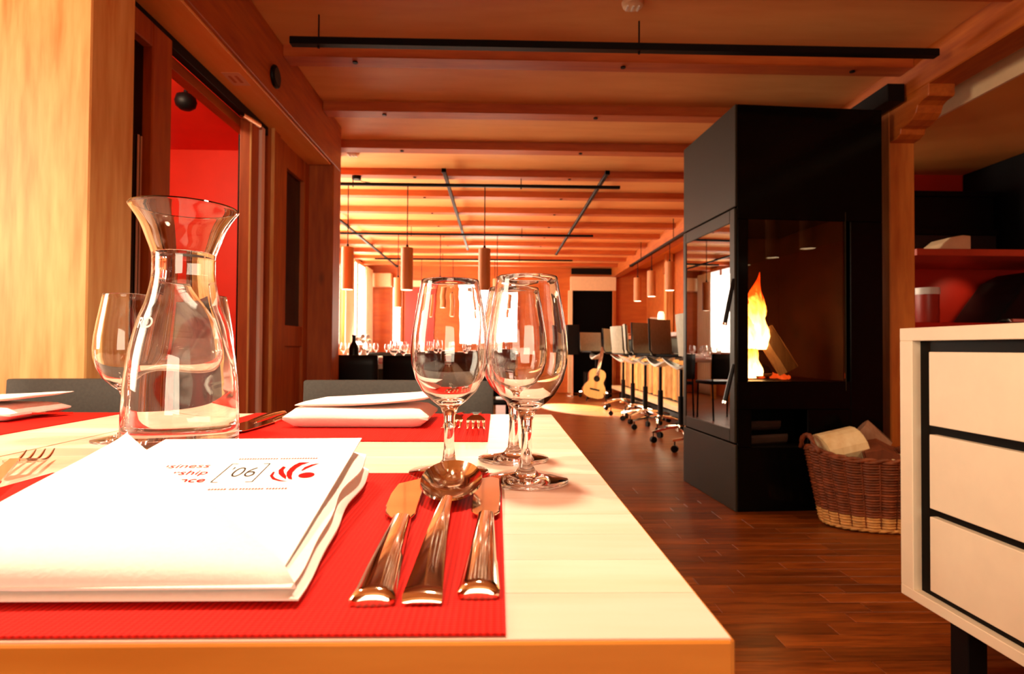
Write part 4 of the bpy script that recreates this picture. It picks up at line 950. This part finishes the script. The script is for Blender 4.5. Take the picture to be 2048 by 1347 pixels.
def make_knife(L_=.235, hl=.112, w0=.0195, w1=.0118, fish=False):
    t = thing('table_knife', '', 'knife')
    bm = B(); handle_grid(bm, w0, w1, hl, .0045); obj('handle', bm, M_CUT, t, smooth=50, local=True)
    n = 14; pts = []
    bl = L_ - hl
    if fish: up_ = [(0.0, .006), (.01, .011), (.03, .0135), (.06, .014), (.09, .012), (bl, -.006)]; dn = [(0, -.006), (.01, -.008), (.05, -.008), (.09, -.0075)]
    else: up_ = [(0.0, .006), (.006, .0095), (.03, .0105), (.07, .0105), (.10, .0085), (bl, -.002)]; dn = [(0, -.006), (.006, -.0085), (.05, -.009), (.10, -.008)]
    poly = [(-u, hl + s - .0005) for s, u in up_] + [(-u, hl + s - .0005) for s, u in dn[::-1]]
    bm = B(); prism(bm, poly, 'z', .0024, .0040); obj('blade', bevel(bm, .0005), M_CUT, t, smooth=30, local=True)
    return t
def place(o, x, y, z, rz, label=None, group=None):
    o.location = (x, y, z); o.rotation_euler = (0, 0, rz)
    if label: o['label'] = label
    if group: o['group'] = group
    return o
GC = 'cutlery by the near napkin'
kn = make_knife(.228, .118, .0200, .0122, fish=True); place(kn, -0.0520, .2505, MZ, math.atan2(.0125, .228) * 1.0, 'steel knife left of the spoon on the red placemat', GC)
k2 = make_knife(.225, .118, .0190, .0112); place(k2, -0.0075, .2570, MZ, math.radians(-0.5), 'steel knife right of the spoon at the placemat edge', GC)
def make_spoon(L_=.225, w0=.0178, w1=.0065, bw=.0222, bl=.041):
    t = thing('soup_spoon', '', 'spoon')
    bm = B(); top = []; bot = []; hl = L_ - 2 * bl + .003
    for s in [0, .004, .012, .025] + [.06 + .94 * i / 14 for i in range(15)]:
        q = math.sqrt(max(.04, 1 - max(0, 1 - s / .022) ** 2)) if s < .022 else 1
        wv = (w0 + (w1 - w0) * (s ** .7)) * (.9 + .1 * q); z = .001 + .0055 * s ** 1.5 + .004 * math.sin(PI * s)
        top.append([(u * wv / 2, hl * s, z + (.0028 + .0010 * (1 - u * u)) * q) for u in (-1, -.5, 0, .5, 1)]); bot.append([(u * wv / 2 * .85, hl * s, z) for u in (-1, -.5, 0, .5, 1)])
    grid_solid(bm, top, bot); obj('handle', bm, M_CUT, t, smooth=50, local=True)
    bm = B(); n = 40; cy = L_ - bl
    ri = []; ro = []
    for k in range(9):
        s = k / 8
        ring = []; ring2 = []
        for i in range(n):
            a = 2 * PI * i / n; r = s
            z = .0120 - .0110 * (1 - s ** 2.4); x = bw * r * math.cos(a); y_ = cy + bl * r * math.sin(a)
            ring.append((x, y_, z + .0014 + .0050 * (y_ - cy) / bl * s)); ring2.append((x * 1.015, cy + (y_ - cy) * 1.015, z - .0000 + .0050 * (y_ - cy) / bl * s))
        ri.append(ring); ro.append(ring2)
    vi = [[bm.verts.new(p) for p in r] for r in ri[1:]]; vo = [[bm.verts.new(p) for p in r] for r in ro[1:]]
    c1_ = bm.verts.new((0, cy, .0010 + .0014)); c2_ = bm.verts.new((0, cy, .0010))
    for V, c in ((vi, c1_), (vo, c2_)):
        for i in range(n): bm.faces.new((c, V[0][i], V[0][(i + 1) % n]))
        for k in range(len(V) - 1):
            for i in range(n): bm.faces.new((V[k][i], V[k][(i + 1) % n], V[k + 1][(i + 1) % n], V[k + 1][i]))
    for i in range(n): bm.faces.new((vi[-1][i], vi[-1][(i + 1) % n], vo[-1][(i + 1) % n], vo[-1][i]))
    obj('bowl', bm, M_CUT, t, smooth=60, local=True)
    return t
spn = make_spoon(); place(spn, -0.0310, .2505, MZ, math.radians(0.6), 'round bowled steel soup spoon between the two knives', GC)
def make_fork(L_=.20, w0=.017):
    t = thing('table_fork', '', 'fork')
    bm = B(); top = []; bot = []; hl = .120
    for i in range(15):
        s = i / 14; wv = w0 + (.006 - w0) * (s ** .7); z = .002 + .010 * s
        top.append([(u * wv / 2, hl * s, z + .0025) for u in (-1, 0, 1)]); bot.append([(u * wv / 2 * .9, hl * s, z) for u in (-1, 0, 1)])
    grid_solid(bm, top, bot); obj('handle', bm, M_CUT, t, smooth=50, local=True)
    bm = B(); top = []; bot = []
    for i in range(6):
        s = i / 5; wv = .006 + .017 * (1 - (1 - s) ** 2); z = .012 - .0045 * s; y_ = hl + .022 * s
        top.append([(u * wv / 2, y_, z + .0022) for u in (-1, 0, 1)]); bot.append([(u * wv / 2, y_, z) for u in (-1, 0, 1)])
    grid_solid(bm, top, bot); obj('neck', bm, M_CUT, t, smooth=50, local=True)
    for k in range(4):
        x = -.0095 + k * .00633; pts = []
        for i in range(7):
            s = i / 6; pts.append((x, hl + .021 + .062 * s, .0088 - .0068 * math.sin(PI * s * .75) + .004 * s))
        bm = B(); tube(bm, pts, [.0014, .0014, .0014, .0013, .0012, .0011, .0006], 8); obj('tine', bm, M_CUT, t, smooth=True, local=True)
    return t
fk = make_fork(); fk.scale = (1.12,) * 3; place(fk, -0.331, .372, MZ, math.radians(27), 'steel fork left of the napkin, tines pointing away', 'forks on the laid table')
# far place settings (forks tines toward the camera)
dup(fk, (-0.034, .955, MZ), math.radians(182), 'steel fork on the far placemat beside the left wine glass', 'forks on the laid table')
dup(fk, (-0.062, .962, MZ), math.radians(181), 'second steel fork on the far placemat, nearer the far napkin', 'forks on the laid table')
dup(fk, (-0.700, .930, MZ), math.radians(158), 'steel fork on the left placemat before the pale napkin', 'forks on the laid table')
dup(fk, (-0.665, .935, MZ), math.radians(160), 'second steel fork on the left placemat, right of the first', 'forks on the laid table')
dup(kn, (-0.345, .955, MZ), math.radians(181), 'steel knife on the far placemat right of the carafe', 'cutlery on the far placemat')
dup(k2, (-0.315, .962, MZ), math.radians(178), 'steel knife on the far placemat beside the far napkin', 'cutlery on the far placemat')

# napkin near ------------------------------------------------------
nk = thing('folded_napkin', 'large white linen napkin folded as a pocket around the brochure', 'napkin', (-0.18, .36, MZ))
def lerp(a, b, t): return a + (b - a) * t
def nap_z(t): return lerp(.762, .787, t)      # height of the brochure plane along depth t
rnd = random.Random(4)
def layer(xl0, xl1, xr0, xr1, y0, y1, zb0, zb1, zt0, zt1, wav, name, mat=M_NAPK, lump=0.0, round_=.004):
    top = []; bot = []; NI = 22; NJ = 22
    for i in range(NI + 1):
        t = i / NI; row = []; rb = []
        for j in range(NJ + 1):
            s = j / NJ
            xl = lerp(xl0, xl1, t); xr = lerp(xr0, xr1, t) + wav * (math.sin(t * 9.0) * .6 + math.sin(t * 17 + 1) * .4)
            x = lerp(xl, xr, s); y = lerp(y0, y1, t) + (.004 * math.sin(s * 5) if t == 1 else 0)
            zt = lerp(zt0, zt1, t); zb = lerp(zb0, zb1, t)
            e = min(1, min(s, 1 - s) * 14) ; e2 = min(1, min(t + .0, 1 - t) * 16)
            k = (1 - (1 - e) ** 2) ** .5 * (1 - (1 - e2) ** 2) ** .5
            mid = (zt + zb) / 2; h = (zt - zb) / 2
            l_ = lump * math.sin(s * 11 + t * 6) * math.sin(t * 8) * (1 if s > .75 else 0.2)
            row.append((x, y, mid + h * max(k, .12) + l_ * k)); rb.append((x, y, mid - h * max(k, .12)))
        top.append(row); bot.append(rb)
    bm = B(); grid_solid(bm, top, bot); return obj(name, bm, mat, nk, smooth=60)
layer(-.258, -.286, -.0830, -.1030, .2500, .486, MZ, MZ, .7575, .7680, .0022, 'lower_layer')
layer(-.256, -.284, -.0870, -.1040, .2515, .480, .7577, .7680, .7600, .7790, .0030, 'middle_layer', lump=.0012)
# brochure (A5) lies on the layers
BR = Vector((-.0936, .262, .7618)); TR = Vector((-.1065, .469, .7880))
vv = (TR - BR).normalized(); uu = Vector((1, .062, .0)); uu = (uu - vv * uu.dot(vv)).normalized(); nn = uu.cross(vv)
bro = thing('brochure', 'white conference brochure with red swirl logo tucked in the napkin', 'brochure')
OR = BR - uu * .148
bro.matrix_world = Matrix(((uu.x, vv.x, nn.x, OR.x), (uu.y, vv.y, nn.y, OR.y), (uu.z, vv.z, nn.z, OR.z), (0, 0, 0, 1)))
bro.location = OR
BWd = .148; BHt = .210
bm = B(); box(bm, 0, BWd, 0, BHt, -.0008, 0.0); obj('cover', bm, M_PAPER, bro, local=True)
bm = B(); box(bm, .001, BWd - .0006, .0006, BHt - .0005, -.0018, -.0010); obj('inner_pages', bm, M_PAPER, bro, local=True)
def put_text(s, x, y, size, mat, align='CENTER', sx=1.0, bold=0.0, name='lettering'):
    bm = text_bm(s, size, 0, align, 0, bold)
    for v in bm.verts: v.co = Vector((x + v.co.x * sx, y + v.co.y, .00025))
    return obj(name, bm, mat, bro, local=True, recalc=False)
LOGO = dict(x0=.0, x1=.148)
put_text('business', .060, .1445, .0118, M_INKP, 'RIGHT', .95)
put_text('leadership', .0640, .1310, .0118, M_INKR, 'RIGHT', .95)
put_text('conference', .0680, .1170, .0118, M_INKR, 'RIGHT', .95, .0001)
def flat_poly(bm, pts, z=.00025):
    vs_ = [bm.verts.new((x, y, z)) for x, y in pts]; bm.faces.new(vs_)
bm = B()
for (xx, s) in ((.0722, 1), (.0975, -1)):
    flat_poly(bm, [(xx, .1125), (xx + s * .0007, .1125), (xx + s * .0007, .1485), (xx, .1485)]); flat_poly(bm, [(xx, .1125), (xx + s * .0045, .1125), (xx + s * .0045, .1133), (xx, .1133)]); flat_poly(bm, [(xx, .1477), (xx + s * .0045, .1477), (xx + s * .0045, .1485), (xx, .1485)])
obj('brackets', bm, M_INKG, bro, local=True)
put_text("'06", .0850, .1305, .0265, M_INKG, 'CENTER', .60, -.0004)
# two lines of print too small to read in the photograph: fine word-long strokes
for (ya, xs_) in ((.1575, ((.073, .082), (.0835, .099), (.101, .107), (.1085, .126))), (.0995, ((.076, .086), (.088, .092), (.094, .108), (.1095, .121)))):
    bm = B()
    for (xa, xb) in xs_:
        q = xa
        while q < xb: flat_poly(bm, [(q, ya), (q + .0011, ya), (q + .0013, ya + .0022), (q + .0002, ya + .0022)]); q += .0018
    obj('fine_print', bm, M_INKP, bro, local=True, kind='stuff')
# red swirl emblem: three crescents, a broad leaf and a dot
def crescent(cx, cy, r1, r2, off, a0, a1, n=18, sx=1.0):
    P = [(cx + sx * r1 * math.cos(a0 + (a1 - a0) * i / n), cy + r1 * math.sin(a0 + (a1 - a0) * i / n)) for i in range(n + 1)]
    Q = [(cx + off[0] + sx * r2 * math.cos(a1 + (a0 - a1) * i / n), cy + off[1] + r2 * math.sin(a1 + (a0 - a1) * i / n)) for i in range(n + 1)]
    return P + Q
bm = B()
flat_poly(bm, [(.1042, .1310), (.1045, .1235), (.1080, .1170), (.1135, .1133), (.1190, .1128), (.1140, .1150), (.1095, .1185), (.1065, .1235), (.1055, .1310)])
flat_poly(bm, [(.1075, .1420), (.1068, .134), (.1090, .127), (.1125, .1215), (.1165, .1165), (.1150, .1225), (.1120, .1285), (.1098, .1345), (.1098, .1400)])
flat_poly(bm, [(.1160, .1495), (.1228, .1500), (.1190, .1445), (.1172, .138), (.1170, .130), (.1185, .122), (.1205, .1160), (.1178, .1175), (.1150, .123), (.1132, .130), (.1130, .138), (.1140, .1445)])
flat_poly(bm, [(.1215, .1330), (.1220, .1395), (.1250, .1450), (.1300, .1475), (.1268, .1425), (.1242, .137), (.1225, .1325)])
obj('emblem', bm, M_INKR, bro, local=True)
bm = B(); flat_poly(bm, [(.1272 + .0050 * math.cos(2 * PI * i / 24), .1240 + .0052 * math.sin(2 * PI * i / 24)) for i in range(24)]); obj('emblem_dot', bm, M_INKR, bro, local=True)

# napkin flap: triangle, fold edge at left / front, free edge from the far left corner to the near right corner
def flap():
    A = Vector((-.291, .474, .7890)); Cn = Vector((-.2600, .2520, .7660)); Bq = Vector((-.0845, .2540, .7625))
    top = []; bot = []; N = 26
    for i in range(N + 1):
        t = i / N            # 0 at the front edge, 1 at the apex
        L0 = Cn.lerp(A, t); R0 = Bq.lerp(A, t); row = []; rb = []
        for j in range(N + 1):
            s = j / N; p = L0.lerp(R0, s)
            puff = .0075 * math.sin(PI * min(1, s * 1.0)) ** .7 * math.sin(PI * min(1, t * .85 + .08)) ** .8 * (1 - .3 * t)
            roll_ = -.006 * max(0, 1 - t * 18) ** 1.5 - .004 * max(0, 1 - s * 18) ** 1.5
            z = p.z + .0012 + puff + roll_ + .0006 * math.sin(s * 8 + t * 5)
            th = .0016 + (.0035 * max(0, 1 - t * 16) + .003 * max(0, 1 - s * 14)) 
            row.append((p.x, p.y, z)); rb.append((p.x, p.y, max(z - th, MZ + .006) if t < .06 else z - th))
        top.append(row); bot.append(rb)
    bm = B(); grid_solid(bm, top, bot); return obj('folded_flap', bm, M_NAPK, nk, smooth=60)
flap()

# napkins at the far places ----------------------------------------
def far_napkin(cx, cy, w_, d_, h1, h2, label, rz=0.0, bulge=0.0):
    t = thing('folded_napkin', label, 'napkin', (cx, cy, MZ))
    def slab(x0, x1, y0, y1, z0, z1, nm, skew=0.0, r=.006):
        top = []; bot = []; n = 16
        for i in range(n + 1):
            a = i / n; row = []; rb = []
            for j in range(n + 1):
                s = j / n; e = min(1, min(s, 1 - s) * 9); e2 = min(1, min(a, 1 - a) * 9); k = math.sqrt(max(.02, (1 - (1 - e) ** 2) * (1 - (1 - e2) ** 2)))
                zz1 = z1 + skew * s ** 2; zz0 = z0 + (skew * s ** 2 if nm != 'lower_fold' else 0); m = (zz1 + zz0) / 2; h = (zz1 - zz0) / 2
                row.append((lerp(x0, x1, s), lerp(y0, y1, a), m + h * k + .0008 * math.sin(7 * s + 5 * a))); rb.append((lerp(x0, x1, s), lerp(y0, y1, a), m - h * k))
            top.append(row); bot.append(rb)
        bm = B(); grid_solid(bm, top, bot); return obj(nm, bm, M_NAPKP, t, smooth=60, local=True)
    slab(-w_ / 2, w_ / 2, -d_ / 2, d_ / 2, 0, h1, 'lower_fold'); slab(-w_ / 2 + .012, w_ / 2 + .004, -d_ / 2 + .012, d_ / 2, h1, h1 + h2 * .55, 'upper_fold', skew=h2 * .9)
    t.rotation_euler = (0, 0, rz); return t
far_napkin(-0.188, .855, .192, .13, .026, .013, 'pinkish white napkin folded in a pad on the far placemat')
fnl = far_napkin(-.80, .895, .24, .13, .020, .012, 'pinkish white napkin lying on the left placemat', rz=math.radians(4))

# ------------------------------------------------------------------ dining tables of the far room
def laid(x, y, z, side, idx, label_area):
    pass
FT = .735
g_ = make_wineglass(18, M_FARGL); gfirst = True
mats_m = {}
def far_row(n, x0, x1, y0, y1, nm, seats, z=FT, chairs=True, lab=''):
    global gfirst
    dining_table('dining_table', nm, x0, x1, y0, y1, z, .04)
    for k, sx in enumerate(seats):
        for side, yy in ((0, y0 + .17), (1, y1 - .17)):
            pos = 'near side' if side == 0 else 'far side'
            nth = ['first', 'second', 'third', 'fourth', 'fifth'][k]
            tag(obj('placemat', bbox(sx - .2, sx + .2, yy - .14, yy + .14, z + .0002, z + .003, 0), M_MAT), 'red placemat on the %s of %s, %s from the left' % (pos, lab, nth), 'placemat', 'placemats in the far room')
            bm = bbox(sx - .09, sx + .09, yy - .05, yy + .06, z + .0032, z + .045, .012, 2)
            nkp = obj('folded_napkin', bm, M_NAPK, smooth=40); tag(nkp, 'pale napkin on the %s of %s, %s from the left' % (pos, lab, nth), 'napkin', 'napkins in the far room')
            for q, (dx, dy, which) in enumerate(((.15, .02, 'inner'), (-.16, .05, 'outer'))):
                gx, gy = sx + dx, yy + dy * (1 if side == 0 else -1) + (.0)
                lb = '%s wine glass on the %s of %s, %s place' % (which, pos, lab, nth)
                if gfirst: g_.location = (gx, gy, z + .003); g_['label'] = lb; g_['group'] = 'wine glasses in the far room'; gfirst = False
                else: dup(g_, (gx, gy, z + .003), 0, lb, 'wine glasses in the far room')
far_row(1, -1.22, 0.02, 4.45, 5.30, 'long dining table nearest in the far room', (-.96, -.36), lab='the nearest far table')
far_row(2, -2.35, 0.25, 6.95, 7.75, 'long dining table in the middle of the far room', (-1.7, -1.1, -.4), lab='the middle far table')
far_row(3, -2.1, 0.3, 9.2, 9.95, 'long dining table before the end wall windows', (-1.6, -.9, -.2), lab='the farthest far table')
cs = [(-1.10, 4.40, 0, 'black chair at the nearest far table, left end'), (-.62, 4.38, 0, 'black chair at the nearest far table behind the left wine glass'), (-.12, 4.40, 0, 'black chair at the nearest far table between the wine glasses'),
      (-1.0, 5.42, PI, 'black chair on the window side of the nearest far table, left'), (-.4, 5.42, PI, 'black chair on the window side of the nearest far table, right'),
      (-1.3, 6.85, 0, 'black chair at the middle far table, left'), (-.7, 6.85, 0, 'black chair at the middle far table, centre'), (-.05, 6.85, 0, 'black chair at the middle far table, right')]
for i, (x, y, a, lb) in enumerate(cs):
    if a == 0: a = PI  # back towards the camera
    else: a = 0
    if i == 0: place(chb, x, y, 0, a, lb, 'black chairs of the far room')
    else: dup(chb, (x, y, 0), a, lb, 'black chairs of the far room')
# flowers in a vase and a bottle among the settings
vz = thing('flower_vase', 'small vase with pale flowers on the left of the nearest far table', 'vase', (-1.10, 4.875, FT))
bm = B(); lathe(bm, [(0, 0), (.03, 0), (.035, .04), (.018, .09), (.022, .10), (.018, .10), (0, .02)], 20, (-1.10, 4.875, FT)); obj('vase', bm, M_WHITE, vz, smooth=40)
for k in range(7):
    a = k * 2.4; p = (-1.10 + .05 * math.cos(a), 4.875 + .05 * math.sin(a), FT + .17 + .02 * (k % 3))
    bm = B(); tube(bm, [(-1.10, 4.875, FT + .09), p], .002, 5); s_ = obj('stem', bm, plain('stem_green', (.1, .12, .03), .6), vz)
    bm = B(); bmesh.ops.create_icosphere(bm, subdivisions=1, radius=.022, matrix=Matrix.Translation(p)); obj('blossom', bm, M_WHITE, s_, smooth=True)
bt_ = thing('bottle', 'dark wine bottle standing at the left of the nearest far table', 'bottle', (-1.09, 4.51, FT))
bm = B(); lathe(bm, [(0, 0), (.036, 0), (.037, .01), (.037, .11), (.03, .135), (.014, .165), (.013, .2), (0, .2)], 20, (-1.09, 4.51, FT)); obj('body', bm, M_BLACK, bt_, smooth=40)
bm = B(); lathe(bm, [(0, .2), (.015, .2), (.015, .215), (0, .215)], 14, (-1.09, 4.51, FT)); obj('cap', bm, M_BLACKM, bt_)
